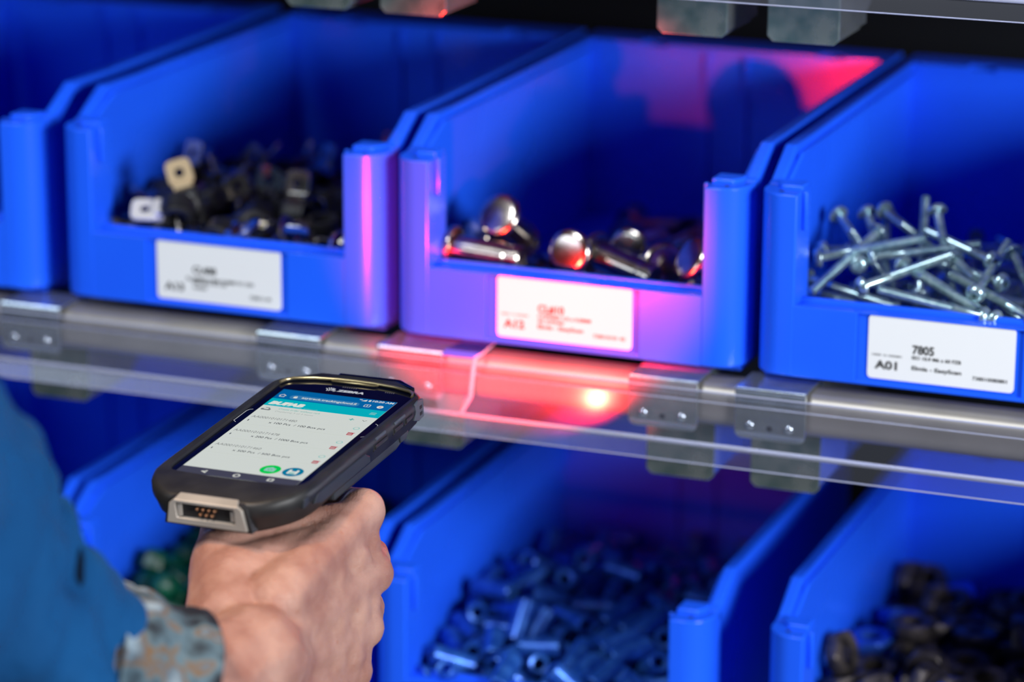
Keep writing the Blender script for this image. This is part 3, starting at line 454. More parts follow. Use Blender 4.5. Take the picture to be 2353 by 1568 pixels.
def heap(name, me_fn, n, x0, zf, A, yc, ww, label, cat, seed, base=0., size=.004):
    rnd = random.Random(seed); src = me_fn(); V = [v.co.copy() for v in src.vertices]; F = [tuple(p.vertices) for p in src.polygons]
    vs = []; fs = []
    for i in range(n):
        y = rnd.uniform(.03, .285); x = rnd.uniform(.022, .180)
        z = base + .008 + rnd.random() * max(0, (zf + A * math.exp(-((y - yc) / ww) ** 2) - .010 - size))
        m = Matrix.Translation((x0 + x, y, z)) @ Matrix.Rotation(rnd.uniform(0, 2 * PI), 4, 'Z') @ Matrix.Rotation(PI / 2 + rnd.uniform(-.15, .15), 4, 'X') @ Matrix.Rotation(rnd.uniform(0, 6), 4, 'Z')
        b = len(vs); P = [m @ v for v in V]
        if min(p.x for p in P) < x0 + .008 or max(p.x for p in P) > x0 + .192 or min(p.y for p in P) < .018 or max(p.y for p in P) > .298: continue
        vs += P; fs += [tuple(b + k for k in f) for f in F]
    me = mesh(name, vs, fs); me.materials.append(src.materials[0])
    return tag(new_obj(name, me), label, cat, kind='stuff')

# screws in the right bin: placed ones that stand out, then the settled heap
sx = .208
HS = [[2541,726,683,-374,-837,-398],[2300,478,583,870,469,155],[2607,240,512,693,690,210],[2255,1000,693,644,-634,-427],[2488,1100,716,810,-479,-338],[2474,1200,674,168,-515,-841],[2792,734,372,-135,631,764],[2831,900,788,345,-545,-764],[3204,600,625,-764,643,55],[3517,166,456,-852,490,187],[3325,166,428,-815,542,203],[2756,499,573,813,-549,-192],[3008,620,600,763,-517,-389],[3267,154,440,-987,113,117],[2241,750,551,655,747,-113],[2565,600,577,902,416,117],[3198,290,523,69,966,249],[2537,220,463,-535,726,433],[2390,1100,691,466,-545,-697],[3382,220,495,687,-545,-481],[3292,750,634,501,-700,-510],[3292,450,551,-840,542,5],[2427,280,519,577,810,107],[2490,550,544,-350,933,-87],[3363,192,560,-984,22,-177]]
def axis_mtx(p, d):
    # local -Z runs along d (from head to tail)
    q = (-Vector(d)).to_track_quat('Z', 'Y'); return Matrix.Translation(p) @ q.to_matrix().to_4x4()
HL = ['long screw slanting from the front left corner of the A01 bin up to the right', 'screw lying nearly level across the middle of the A01 heap', 'screw with its round head at the front, pointing up right across the A01 heap',
      'short-looking bright screw slanting down from the upper left of the A01 heap', 'screw whose small bright head tops the A01 heap, slanting down right', 'upright screw just below the topmost bright head of the A01 heap',
      'tall upright screw, thread end up, sticking highest out of the A01 heap', 'upright screw, head up, right of the tallest one in the A01 bin', 'screw sloping down right behind the middle of the A01 heap, head at its right end',
      'front screw sloping down right with a bright thread, near the right edge', 'screw sloping down right just above the label of the A01 bin', 'screw with its thread end resting at the lip above the A01 label',
      'screw with its head up, sloping right, at the middle right of the A01 heap', 'screw lying low along the lip in front of the A01 heap', 'screw with its round head facing left at the left edge of the A01 heap',
      'thick smooth shank pointing right in the middle of the A01 heap', 'screw tip sticking up at the far right of the A01 heap', 'screw with its head low at the lip at the left front of the A01 heap',
      'dark screw leaning at the upper left back of the A01 heap', 'screw end at the lip at the lower right of the A01 heap', 'screw at the right edge of the picture high on the A01 heap',
      'screw lying level behind the front row at the right of the A01 heap', 'screw half hidden in the middle of the A01 heap under the level one', 'screw head seen end-on in the left middle of the A01 heap', 'lowest screw lying flat just behind the lip of the A01 bin']
smesh = screw_mesh(); hero = []
for h, hl in [(HS[i], HL[i]) for i in range(25) if i not in (17, 19, 22, 24)]:
    p = Vector(h[:3]) / 1e4; d = Vector(h[3:]).normalized()
    m = axis_mtx(p, d); hero.append((p, p + d * .058))
    tag(new_obj('machine_screw', smesh), hl, 'screw', 'screws on top of the A01 bin heap').matrix_world = m
def seg_dist(a, b, c, d):
    best = 9
    for i in range(9):
        p = a.lerp(b, i / 8)
        for j in range(9): best = min(best, (p - c.lerp(d, j / 8)).length)
    return best
def covers(a, b, c, d):   # keep loose screws from lying over the ones that stand out on top
    for i in range(9):
        p = a.lerp(b, i / 8)
        for j in range(6):
            v = p - c.lerp(d, j / 5); t = v.dot(FW)
            if t < -.002 and (v - FW * t).length < .0042: return True
    return False
k = 0
for m in dec(PILE['screw']):
    m = Matrix.Translation((sx, 0, 0)) @ m @ Matrix.Translation((0, 0, .027))
    a = m @ Vector((0, 0, 0)); b = m @ Vector((0, 0, -.058))
    if any(seg_dist(a, b, c, d) < .005 for c, d in hero): continue
    if min(a.y, b.y) < .028 and max(a.z, b.z) > .044: continue
    if max(a.z, b.z) > .046 and abs(a.z - b.z) > .022: continue
    if any(covers(a, b, *hero[j]) for j in (0, 1, 2, 3, 4, 6, 7, 9, 11)): continue
    if max(a.z, b.z) > .056 - .22 * max(0, (a.y + b.y) / 2 - .10): continue
    if max(a.z, b.z) > .057 - max(0, (a.x + b.x) / 2 - .27) * .08 or min(a.x, b.x) < .2145 or max(a.x, b.x) > .404: continue
    tag(new_obj('machine_screw', smesh), 'zinc-plated button-head screw within the heap in the A01 bin', 'screw', 'screws in the A01 bin heap').matrix_world = m; k += 1
heap('screw_heap', lambda: screw_mesh(True), 150, sx, .028, .012, .14, .09, 'lower layers of zinc screws underneath the screws in the A01 bin', 'screws', 5)

# clamps
rub, band, tabm = clamp_meshes()
def clamp(mw, label, group, bmat=None):
    r = empty('pipe_clamp', label, 'clamp', group)
    new_obj('rubber_lining', rub, None, r)
    b = tabm
    if bmat: b = tabm.copy(); b.materials[0] = bmat
    new_obj('metal_band', band, None, r); new_obj('square_tab', b, None, r); r.matrix_world = mw; return r
def frame(p, y, x):
    y = Vector(y).normalized(); x = Vector(x); x = (x - y * x.dot(y)).normalized(); z = x.cross(y)
    return Matrix.Translation(p) @ Matrix((x, y, z)).transposed().to_4x4()
clamp(frame(Vector((-.1608, .0165, .0545)) + RT * .0185, -RT + UP * .03, -FW + UP * .75 + RT * .1), 'pipe clamp with a bright silver square tab at the front left of its bin', None, M['bandpale'])
d2 = (UP * .93 - RT * .27).normalized()
clamp(frame(Vector((-.1529, .045, .0715)) - d2 * .0185, d2, -FW + UP * .45 - RT * .15), 'pipe clamp standing with a golden square tab raised above the black heap', None, M['bandgold'])
first = None
for m in dec(PILE['clamp']):
    m = Matrix.Translation((-.208, 0, -.008)) @ m
    p = m.translation
    if p.z > .047 - .10 * max(0, p.x + .12) - .10 * max(0, p.y - .12): continue
    if (p - Vector((-.150, .03, .058))).length < .024 or (p - Vector((-.150, .045, .055))).length < .02 or (p.x < -.135 and p.y < .05 and p.z > .036): continue
    if first is None: first = clamp(m, 'rubber-lined pipe clamp in the black heap', 'pipe clamps in the black heap')
    else: copy_thing(first, m)
heap('clamp_heap', lambda: clamp_meshes()[0], 60, -.208, .020, .012, .12, .09, 'lower layer of black clamps underneath the clamp heap', 'clamps', 6, size=.008)

# pins in the pink-lit bin
pin0 = pin_thing()
PINS = [((.0450, .050, .0625), (.10, .80, -.52), 'polished steel pin tipped up on the heap at the left, head highest in its bin'),
        ((.0265, .030, .0475), (.985, -.03, -.06), 'polished steel pin lying lengthwise at the front left of the A12 bin'),
        ((.0945, .030, .0520), (.12, .96, -.22), 'polished steel pin with its round head facing out in the middle of the A12 bin'),
        ((.1040, .045, .0480), (.88, -.26, -.18), 'dark steel pin lying slanted right of the round head facing out'),
        ((.1400, .050, .0440), (-.60, .65, -.30), 'dull steel pin showing its flat round head at the right half of the A12 bin'),
        ((.1640, .034, .0530), (.55, .60, -.50), 'steel pin with a bright rim against the right post of the A12 bin'),
        ((.1050, .100, .0380), (.10, .95, -.1), 'shadowed steel pin behind the slanted one deep in the A12 bin'),
        ((.0240, .066, .0440), (.43, .85, -.1), 'shadowed steel pin at the left wall behind the tipped-up pin')]
for i, (p, d, lab) in enumerate(PINS):
    o = pin0 if i == 0 else copy_thing(pin0)
    o.matrix_world = axis_mtx(Vector(p), d); tag(o, lab, 'steel pin', 'steel pins in the A12 bin')
def pin_lo():
    bm = bmesh.new(); add_lathe(bm, [(0, .022), (.0124, .022), (.0124, .017), (.0078, .017), (.0078, -.022), (0, -.022)], 16); me = bm_mesh('p', bm, .6); me.materials.append(M['pin']); return me
heap('pin_heap', pin_lo, 46, 0, .028, 0, .1, .1, 'lower layer of steel pins underneath the pins in the A12 bin', 'steel pins', 8, size=.012)

def pile(key, name, mes, x, z, label, cat, group, test=None):
    for i, m in enumerate(dec(PILE[key])):
        m = Matrix.Translation((x, 0, z - {'cap': .006, 'spacer': .012, 'nut': .014}[key])) @ m
        me, lab, grp = mes(i) if callable(mes) else (mes, label, group)
        tag(new_obj(name, me), lab, cat, grp).matrix_world = m
pile('cap', 'green_plug', cap_mesh(), -.2235, -RZ, 'dark green plastic plug in the bin behind the hand', 'plug', 'green plugs in the lower left bin')
heap('plug_heap', cap_mesh, 90, -.2235, .025, .010, .15, .1, 'lower layer of green plugs in the lower left bin', 'plugs', 9, base=-RZ, size=.008)
pile('spacer', 'spacer', spacer_mesh(), -.0145, -RZ, 'short hollow metal spacer in the lower middle bin', 'spacer', 'spacers in the lower middle bin')
heap('spacer_heap', spacer_mesh, 170, -.0145, .018, .026, .16, .1, 'lower layer of spacers in the lower middle bin', 'spacers', 10, base=-RZ, size=.005)
na, nb = nut_mesh(M['nut']), nut_mesh(M['nutblue'])
pile('nut', 'hex_nut', lambda i: (nb, 'blue-tinted hex nut among the dark nuts in the lower right bin', 'blue hex nuts in the lower right bin') if i % 13 == 4 else (na, 'dark hex nut in the lower right bin', 'dark hex nuts in the lower right bin'), .219, -RZ, None, 'nut', None)
heap('nut_heap', lambda: nut_mesh(M['nut']), 110, .219, .018, .022, .16, .1, 'lower layer of dark nuts in the lower right bin', 'nuts', 12, base=-RZ, size=.005)

# ------------------------------------------------------------------ handheld scanner
M['boot'] = noise_var(mat('scanner_rubber_boot', rough=.5, spec=.4), 60, (.010, .0105, .012), (.018, .0185, .02), rough=(.42, .55), bump=.15, bscale=1800, dist=.00015)
M['shell'] = noise_var(mat('scanner_grey_shell', rough=.45), 60, (.016, .020, .027), (.024, .030, .039), rough=(.4, .5))
M['shelllight'] = mat('scanner_light_grey', (.055, .066, .085), .5)
M['glass'] = mat('scanner_glass', (.002, .003, .010), .06, spec=.5)
M['gold'] = mat('champagne_trim', (.62, .50, .26), .28, .9)
M['silver'] = noise_var(mat('connector_metal', metal=.35), 40, (.38, .355, .32), (.46, .43, .39), rough=(.28, .38))
M['blackhole'] = mat('connector_black', (.006, .006, .007), .6)
M['contact'] = mat('copper_contact', (.26, .13, .07), .35, .8)
M['print'] = mat('silver_print', (.62, .64, .66), .5)
def glow(name, c, s=1.):
    m = mat(name, (0, 0, 0), .12, spec=.25, emit=c, estr=s); return m
SCN = dict(white=glow('screen_white', (.60, .64, .60)), teal=glow('screen_teal', (.0, .40, .47)), blue=glow('screen_blue', (.0, .115, .34)), pill=glow('screen_pill', (.035, .19, .40)),
           dark=glow('screen_navbar', (.055, .055, .075)), txt=glow('screen_white_text', (.70, .72, .66)), grey=glow('screen_grey_text', (.18, .19, .19)), lgrey=glow('screen_pale_grey_text', (.33, .36, .35)),
           black=glow('screen_dark_text', (.035, .04, .05)), red=glow('screen_red', (.42, .03, .05)), green=glow('screen_green', (.0, .55, .07)), bluebtn=glow('screen_blue_button', (.0, .17, .30)), pale=glow('screen_pale_teal', (.28, .52, .48)), tealtxt=glow('screen_teal_text', (.12, .40, .36)))
scanner = empty('handheld_scanner', 'black rugged handheld touchscreen scanner held over the shelf, its screen showing an order list', 'scanner')
scanner.matrix_world = Matrix.Translation((0.04996, -0.23766, 0.02064)) @ Matrix(((0.9993, 0.03292, -0.0179), (-0.03427, 0.99611, -0.08124), (0.01516, 0.0818, 0.99653))).to_4x4()
def sobj(name, me, m, parent=None, **k): return new_obj(name, me, m, parent or scanner, **k)
NR = 144
def ray_outline(poly, cx=0, cy=0):
    out = []
    for k in range(NR):
        a = 2 * PI * k / NR + .013; dx, dy = math.cos(a), math.sin(a); best = 0
        for i in range(len(poly)):
            x0, y0 = poly[i][0] - cx, poly[i][1] - cy; x1, y1 = poly[(i + 1) % len(poly)][0] - cx, poly[(i + 1) % len(poly)][1] - cy
            ex, ey = x1 - x0, y1 - y0; den = dx * ey - dy * ex
            if abs(den) < 1e-12: continue
            t = (x0 * ey - y0 * ex) / den; u = (x0 * dy - y0 * dx) / den
            if t > 0 and -1e-6 <= u <= 1 + 1e-6: best = max(best, t)
        out.append((cx + dx * best, cy + dy * best))
    return out
def arc(cx, cy, r, a0, a1, n=6): return [(cx + r * math.cos(math.radians(a0 + (a1 - a0) * k / n)), cy + r * math.sin(math.radians(a0 + (a1 - a0) * k / n))) for k in range(n + 1)]
OUT = arc(31, 60, 10, 0, 45) + [(22, 79.5), (-22, 79.5)] + arc(-31, 60, 10, 135, 180) + [(-41, -52), (-40.3, -60), (-37, -68), (-31, -75), (-24.5, -79.5), (-20, -81), (20, -81), (24.5, -79.5), (31, -75), (37, -68), (40.3, -60), (41, -52)]
GLS = arc(29, 62, 7.5, 0, 60) + [(22, 72), (10, 73.7), (0, 74.1), (-10, 73.7), (-22, 72)] + arc(-29, 62, 7.5, 120, 180) + arc(-28, -49.5, 7.5, 180, 265) + [(0, -58.3)] + arc(28, -49.5, 7.5, 275, 360)
def inset(P, d): return [(x * (1 - d / max(1, abs(x) + 12)), y * (1 - d / max(1, abs(y) + 12))) for x, y in P]
o0 = ray_outline(OUT); g0 = ray_outline(GLS)
def chin(x, y, z):   # the bottom end slopes down towards the connector
    t = min(1, max(0, (-y - 58) / 20)); return z - 1.6 * t * t
rings = []
def R_(P, z): return [(x * .001, y * .001, chin(x, y, zz) * .001) for (x, y), zz in zip(P, [z] * len(P))]
bm = bmesh.new()
gi = [(x * 1.0, y) for x, y in g0]
loft(bm, [R_(gi, -.8), R_(gi, .2), R_([(x + .5 * math.copysign(1, x), y + .3 * math.copysign(1, y)) for x, y in gi], 1.3), R_(inset(o0, 2.4), 1.9), R_(inset(o0, .9), 1.1), R_(o0, -.6), R_(o0, -5.0), R_(inset(o0, .6), -6.0), R_(inset(o0, 2.0), -11.0), R_(inset(o0, 6.5), -15.2), R_(inset(o0, 12), -16.0)])
sobj('rubber_boot', bm_mesh('rubber_boot', bm, .7), M['boot'])
bm = bmesh.new(); loft(bm, [R_(gi, -.9), R_(gi, -.05)]); sobj('front_glass', bm_mesh('front_glass', bm, .5), M['glass'])
# champagne trim along the top of the glass and around the earpiece
tr = [(-36.3, 62.8), (-35.2, 66.6), (-32.2, 69.4), (-22, 72.7), (-10, 74.3), (0, 74.7), (10, 74.3), (22, 72.7), (32.2, 69.4), (35.2, 66.6), (36.3, 62.8)]
bm = bmesh.new(); add_tube(bm, [(x * .001, y * .001 - .0012, .0012) for x, y in tr], .0008, 8); sobj('trim_strip', bm_mesh('trim_strip', bm, .9), M['gold'])
bm = bmesh.new(); sl = [(-14.5, 73.6), (-11.5, 71.3), (11.5, 71.3), (14.5, 73.6), (11, 74.5), (-11, 74.5), (-14.5, 73.6)]
add_tube(bm, [(x * .001, y * .001 - .0005, .0009) for x, y in sl], .00042, 6); ear = sobj('earpiece', bm_mesh('earpiece', bm, .9), M['gold'])
bm = bmesh.new(); add_prism(bm, [(-.0125, .0713), (.0125, .0713), (.0125, .0732), (-.0125, .0732)], 0, .0007); new_obj('mesh_grille', bm_mesh('mesh_grille', bm), M['blackhole'], ear)

# --- display
def flat(P, z, name, m, parent, th=.00003):
    bm = bmesh.new(); add_prism(bm, [(x * .001, y * .001) for x, y in P], z * .001, z * .001 + th); return new_obj(name, bm_mesh(name, bm), m, parent)
def rect(x0, x1, y0, y1): return [(x0, y0), (x1, y0), (x1, y1), (x0, y1)]
def rrect(x0, x1, y0, y1, r, n=5): return arc(x1 - r, y1 - r, r, 0, 90, n) + arc(x0 + r, y1 - r, r, 90, 180, n) + arc(x0 + r, y0 + r, r, 180, 270, n) + arc(x1 - r, y0 + r, r, 270, 360, n)
def circ(cx, cy, r, n=28): return [(cx + r * math.cos(2 * PI * k / n), cy + r * math.sin(2 * PI * k / n)) for k in range(n)]
disp = flat(rect(-31.15, 31.15, -55.35, 55.5), .0, 'display', SCN['white'], scanner)
flat(rect(-31.15, 31.15, 43.0, 55.5), .05, 'address_bar', SCN['blue'], disp)
flat(rect(-31.15, 31.15, 33.4, 43.0), .05, 'page_header', SCN['teal'], disp)
flat(rect(-31.15, 31.15, -55.35, -47.9), .05, 'navigation_bar', SCN['dark'], disp)
flat(rrect(-23.3, 14.5, 44.4, 49.4, 2.4), .10, 'address_pill', SCN['pill'], disp)
def stext(s, x0, x1, y0, y1, c, bold=.0, shear=0., name='screen_text', par=None, z=.16):
    v, f = fit_text(s, x0, x1, y0, y1, bold, shear)
    return new_obj(name, mesh(name, [(a * .001, b * .001, z * .001) for a, b in v], f), SCN[c] if isinstance(c, str) else c, par or disp)
stext('asytrack.trackingcloud.fi', -16.8, 12.9, 45.4, 48.4, 'txt', .015)
stext('10:20 AM', 19.0, 30.3, 52.3, 54.4, 'txt', .02)
stext('BUFAB', -29.6, -10.6, 35.0, 39.4, 'txt', .07, .25)
stext('Your Tracking Cloud', -28.5, -2, 33.7, 34.5, 'pale')
stext('Create order without rack', -21.0, 1.6, 29.4, 31.4, 'tealtxt')
stext('Displaying 3 of 3 items', -21.2, -.6, 25.8, 27.8, 'lgrey')
for yy, code, q, yq in ((16.6, 'AA0001010171480', 'x 100 Pcs  / 100 Box pcs', 11.0), (-1.8, 'AA0001010171478', 'x 200 Pcs  / 1000 Box pcs', -7.4), (-20.4, 'AA0001010171460', 'x 500 Pcs  / 500 Box pcs', -26.0)):
    stext(code, -29.2, -4.9, yy, yy + 2.6, 'grey')
    stext(q, -17.4, 13.0, yq, yq + 2.9, 'black', .008)
    stext('1', -28.9, -28.3, yq + .8, yq + 2.6, 'black')
    flat(rrect(25.6, 28.6, yq - 1.6, yq + 1.2, .4, 3), .1, 'delete_icon', SCN['red'], disp)
    for dx in (-.7, 0, .7): flat(rect(27.1 + dx - .15, 27.1 + dx + .15, yq - 1.1, yq + .5), .16, 'delete_icon_bar', SCN['white'], disp)
    flat(rect(25.2, 29.0, yq + 1.35, yq + 1.75), .1, 'delete_icon_lid', SCN['red'], disp)
    c = flat(circ(27.0, yy + 1.6, 1.7), .1, 'refresh_icon', SCN['pale'], disp); flat(circ(27.0, yy + 1.6, 1.15), .16, 'refresh_icon_centre', SCN['white'], disp)
    flat(rect(-31.15, 31.15, yq - 3.4, yq - 3.2), .08, 'row_line', glow('screen_line', (.50, .54, .50)), disp)
flat([(18.2, 27.9), (20.9, 27.9), (20.9, 28.6), (18.2, 28.6)], .1, 'plus_icon', SCN['tealtxt'], disp); flat(rect(19.2, 19.9, 26.9, 29.6), .13, 'plus_icon', SCN['tealtxt'], disp)
flat([(25.1, 29.2), (26.3, 28.1), (27.5, 29.2), (27.5, 28.7), (26.3, 27.6), (25.1, 28.7)], .1, 'chevron_icon', SCN['grey'], disp)
for k in range(3): flat(rect(24.6, 27.8, 36.9 + 1.1 * k, 37.3 + 1.1 * k), .1, 'menu_icon', SCN['pale'], disp)
flat(rrect(-29.8, -24.6, 27.2, 29.2, .7) , .1, 'cart_icon', SCN['grey'], disp); flat([(-28.8, 29.2), (-28, 30.6), (-26, 30.6), (-25.2, 29.2)], .1, 'cart_icon', SCN['grey'], disp); flat(rect(-28.4, -26.0, 28.3, 29.8), .16, 'cart_icon_window', SCN['white'], disp)
def outline_icon(name, P, w_, m, z=.12):
    bm = bmesh.new(); n = len(P); cx = sum(p[0] for p in P) / n; cy = sum(p[1] for p in P) / n
    Q = [(cx + (x - cx) * (1 - w_), cy + (y - cy) * (1 - w_)) for x, y in P]
    a = [bm.verts.new((x * .001, y * .001, z * .001)) for x, y in P]; b = [bm.verts.new((x * .001, y * .001, z * .001)) for x, y in Q]
    for i in range(n): bm.faces.new((a[i], a[(i + 1) % n], b[(i + 1) % n], b[i]))
    return new_obj(name, bm_mesh(name, bm), m, disp)
outline_icon('home_icon', [(-29.0, 45.6), (-26.2, 45.6), (-26.2, 47.4), (-25.5, 47.5), (-27.6, 49.2), (-29.7, 47.5), (-29.0, 47.4)], .28, SCN['txt'])
flat(rrect(-21.2, -19.2, 45.6, 47.3, .3, 2), .16, 'lock_icon', SCN['txt'], disp); outline_icon('lock_icon_shackle', circ(-20.2, 47.4, .8, 14), .35, SCN['txt'], .17)
outline_icon('tabs_icon', rrect(17.2, 20.6, 45.4, 48.6, .7, 4), .2, SCN['txt']); stext('1', 18.7, 19.1, 46.2, 47.8, 'txt', .03)
flat(circ(25.8, 47.1, 1.7), .1, 'badge_icon', SCN['txt'], disp); flat([(25.2, 46.4), (26.0, 46.6), (26.6, 47.9), (25.6, 47.4)], .16, 'badge_icon_dot', SCN['red'], disp)
flat([(13.2, 52.2), (15.8, 52.2), (15.8, 54.2)], .1, 'signal_icon', SCN['txt'], disp); flat(rect(16.9, 18.0, 52.3, 54.2), .1, 'battery_icon', SCN['txt'], disp); stext('4G', 11.6, 13.2, 53.2, 54.2, 'txt', .03)
outline_icon('back_icon', [(-19.6, -51.7), (-16.6, -50.0), (-16.6, -53.4)], .42, SCN['txt']); flat([(-19.6, -51.7), (-16.6, -53.4), (-16.6, -51.9)], .1, 'back_icon_fill', SCN['txt'], disp)
outline_icon('home_button_icon', circ(-.8, -51.7, 1.8), .38, SCN['txt']); outline_icon('recent_icon', rrect(15.3, 18.5, -53.2, -50.2, .5, 3), .42, SCN['txt'])
flat(circ(11.0, -40.4, 5.1), .1, 'green_button', SCN['green'], disp); flat(rrect(8.4, 13.6, -42.6, -38.9, .6), .16, 'camera_icon', SCN['pale'], disp); flat([(9.2, -38.9), (11, -37.6), (12.8, -38.9)], .16, 'camera_icon', SCN['pale'], disp); outline_icon('camera_icon_lens', circ(11, -40.7, 1.1), .3, SCN['green'], .2)
flat(circ(22.6, -40.0, 5.1), .1, 'blue_button', SCN['bluebtn'], disp); flat(rrect(20.1, 25.2, -42.6, -37.6, .7), .16, 'save_icon', SCN['txt'], disp); flat(rect(21.4, 23.9, -39.3, -37.6), .2, 'save_icon_slot', SCN['bluebtn'], disp); flat(rect(21.2, 24.2, -42.6, -40.6), .2, 'save_icon_label', SCN['pale'], disp)
# --- print on the glass
stext('ZEBRA', -4.9, 10.2, 60.4, 63.0, M['print'], .05, .12, 'printed_brand', scanner, .02)
def stroke(P, w_, name='printed_emblem'):
    P = [Vector((x * .001, y * .001, .00002)) for x, y in P]
    bm = bmesh.new(); L = []
    for i, p in enumerate(P):
        t = (P[min(i + 1, len(P) - 1)] - P[max(i - 1, 0)]).normalized(); n = Vector((-t.y, t.x, 0)) * w_ * .0005; L.append((bm.verts.new(p + n), bm.verts.new(p - n)))
    for a, b in zip(L, L[1:]): bm.faces.new((a[0], b[0], b[1], a[1]))
    return sobj(name, bm_mesh(name, bm), M['print'])
em = stroke([(-11.4, 63.0), (-10.3, 62.2), (-9.8, 61.0), (-9.9, 59.9)], .55)
for P in ([(-10.4, 63.9), (-9.2, 62.8), (-8.7, 61.4), (-8.9, 60.0)], [(-9.4, 64.4), (-8.3, 63.2), (-7.9, 62.0)], [(-8.0, 64.2), (-7.2, 63.0), (-7.4, 61.6), (-7.9, 60.6)], [(-6.7, 63.7), (-6.6, 62.4), (-7.0, 61.4)], [(-6.9, 60.9), (-5.9, 61.5), (-5.4, 60.9), (-5.9, 60.2), (-6.6, 60.3)]):
    o = stroke(P, .55); o.parent = em; o.matrix_parent_inverse = Matrix()
for P in ([(-33.2, 26.6), (-34.8, 25.6), (-35.4, 23.8), (-35.4, 10.5), (-33.6, 9.0)], [(33.2, 26.6), (34.8, 25.6), (35.4, 23.8), (35.4, 10.5), (33.6, 9.0)]): stroke(P, .35, 'printed_bracket')
bm = bmesh.new()
for k in range(7): add_prism(bm, [(a * .001, b * .001) for a, b in rect(-4.2 + 1.2 * k, -3.6 + 1.2 * k, 66.2, 67.4)], 0, .00003)
for k in range(5): add_prism(bm, [(a * .001, b * .001) for a, b in rect(19.4 + 1.1 * k, 19.9 + 1.1 * k, 65.8, 67.0)], 0, .00003)
sobj('sensor_marks', bm_mesh('sensor_marks', bm), mat('dark_print', (.12, .11, .12), .5))
# --- bottom connector
def ringpoly(P, Q, y0, y1, name, m):
    bm = bmesh.new(); A = [bm.verts.new((x * .001, y0 * .001, z * .001)) for x, z in P]; B = [bm.verts.new((x * .001, y0 * .001, z * .001)) for x, z in Q]; C_ = [bm.verts.new((x * .001, y1 * .001, z * .001)) for x, z in Q]; E_ = [bm.verts.new((x * .001, (y1 + 2) * .001, z * .001)) for x, z in P]; n = len(P)
    for i in range(n):
        j = (i + 1) % n; bm.faces.new((A[i], A[j], B[j], B[i])); bm.faces.new((B[i], B[j], C_[j], C_[i])); bm.faces.new((A[j], A[i], E_[i], E_[j]))
    return sobj(name, bm_mesh(name, bm, .5), m, bevel=.0003)
P = [(-16.5, -.7), (16.8, -.7), (18.8, -2.6), (20.6, -12.4), (-20.6, -12.4), (-18.8, -2.6)]
Q = [(-15.2, -2.2), (14.2, -2.2), (14.8, -3.2), (14.8, -9.6), (-15.2, -9.6), (-15.8, -3.2)]
P2 = [(x * 1.10, z * 1.0 + (.5 if z > -5 else -1.3)) for x, z in P]
ringpoly(P2, [(x * 1.0, z) for x, z in P], -82.4, -79, 'connector_surround', M['boot'])
con = ringpoly(P, Q, -84.0, -81.4, 'connector_frame', M['silver'])
bm = bmesh.new(); vs_ = [(-16.6, -84.15, -.75), (16.9, -84.15, -.75), (15.2, -79.3, 1.35), (-15.0, -79.3, 1.35), (-16.6, -84.1, -1.8), (16.9, -84.1, -1.8), (15.2, -78.5, -1.8), (-15.0, -78.5, -1.8)]
me = mesh('connector_top', [(x * .001, y * .001, z * .001) for x, y, z in vs_], [(0, 1, 2, 3), (4, 7, 6, 5), (0, 4, 5, 1), (1, 5, 6, 2), (2, 6, 7, 3), (3, 7, 4, 0)]); bm.free()
new_obj('connector_top', me, M['silver'], con, bevel=.0005)
bm = bmesh.new(); add_box(bm, (-.0158, -.0817, -.0098), (.0150, -.0800, -.002)); new_obj('connector_back', bm_mesh('connector_back', bm), M['blackhole'], con)
for x, z in ((-4.9, -4.6), (-1.9, -4.6), (1.1, -4.6), (4.1, -4.6), (-3.4, -7.2), (-.4, -7.2), (2.6, -7.2)):
    bm = bmesh.new(); add_lathe(bm, [(0, .0022), (.0004, .0021), (.0007, .0017), (.0008, 0)], 12, Matrix.Translation((x * .001, -.0816, z * .001)) @ Matrix.Rotation(PI / 2, 4, 'X')); new_obj('contact_pin', bm_mesh('contact_pin', bm, .9), M['contact'], con)
bm = bmesh.new(); add_box(bm, (-.0150, -.0832, -.0090), (-.0132, -.081, -.0030)); add_box(bm, (.0125, -.0832, -.0085), (.0143, -.081, -.0035)); new_obj('latch', bm_mesh('latch', bm), M['silver'], con)
# --- right side: grey shell panel, buttons, port, lower edge
def side_prism(P, x0, x1, name, m, bev=.0004, par=None):
    bm = bmesh.new(); add_prism(bm, [(y * .001, z * .001) for y, z in P], x0 * .001, x1 * .001, 'x'); return new_obj(name, bm_mesh(name, bm), m, par or scanner, bevel=bev)
side_prism([(-52, -3.5), (-2, -3.5), (3, -6.5), (3, -9.5), (-48, -9.5), (-56, -7)], 38.6, 41.3, 'side_shell', M['shell'])
side_prism([(8.5, -3.0), (22.5, -3.0), (22.5, -5.6), (8.5, -5.6)], 39, 41.9, 'scan_button', M['boot'], .0008)
side_prism([(7.4, -2.3), (23.6, -2.3), (23.6, -6.3), (7.4, -6.3)], 39, 41.12, 'button_seat', M['blackhole'])
side_prism([(30.0, -2.8), (39.6, -2.8), (39.6, -5.6), (30.0, -5.6)], 39, 41.9, 'volume_button', M['boot'], .0008)
side_prism([(29.2, -2.2), (40.4, -2.2), (40.4, -6.3), (29.2, -6.3)], 39, 41.12, 'button_seat', M['blackhole'])
side_prism([(43.0, -2.8), (51.2, -2.8), (51.2, -5.6), (43.0, -5.6)], 39, 41.9, 'volume_button', M['boot'], .0008)
side_prism([(42.2, -2.2), (52.0, -2.2), (52.0, -6.3), (42.2, -6.3)], 39, 41.12, 'button_seat', M['blackhole'])
for a, b in ((10, 21), (31, 43)): side_prism([(a, -.1), (b, -.1), (b, -1.5), (a, -1.5)], 39.5, 41.5, 'raised_bar', M['shelllight'])
side_prism([(54, .4), (58, 1.0), (64, .2), (64, -9), (58, -9.5), (52.6, -7.5), (55.2, -4)], 37, 41.3, 'corner_panel', M['shelllight'])
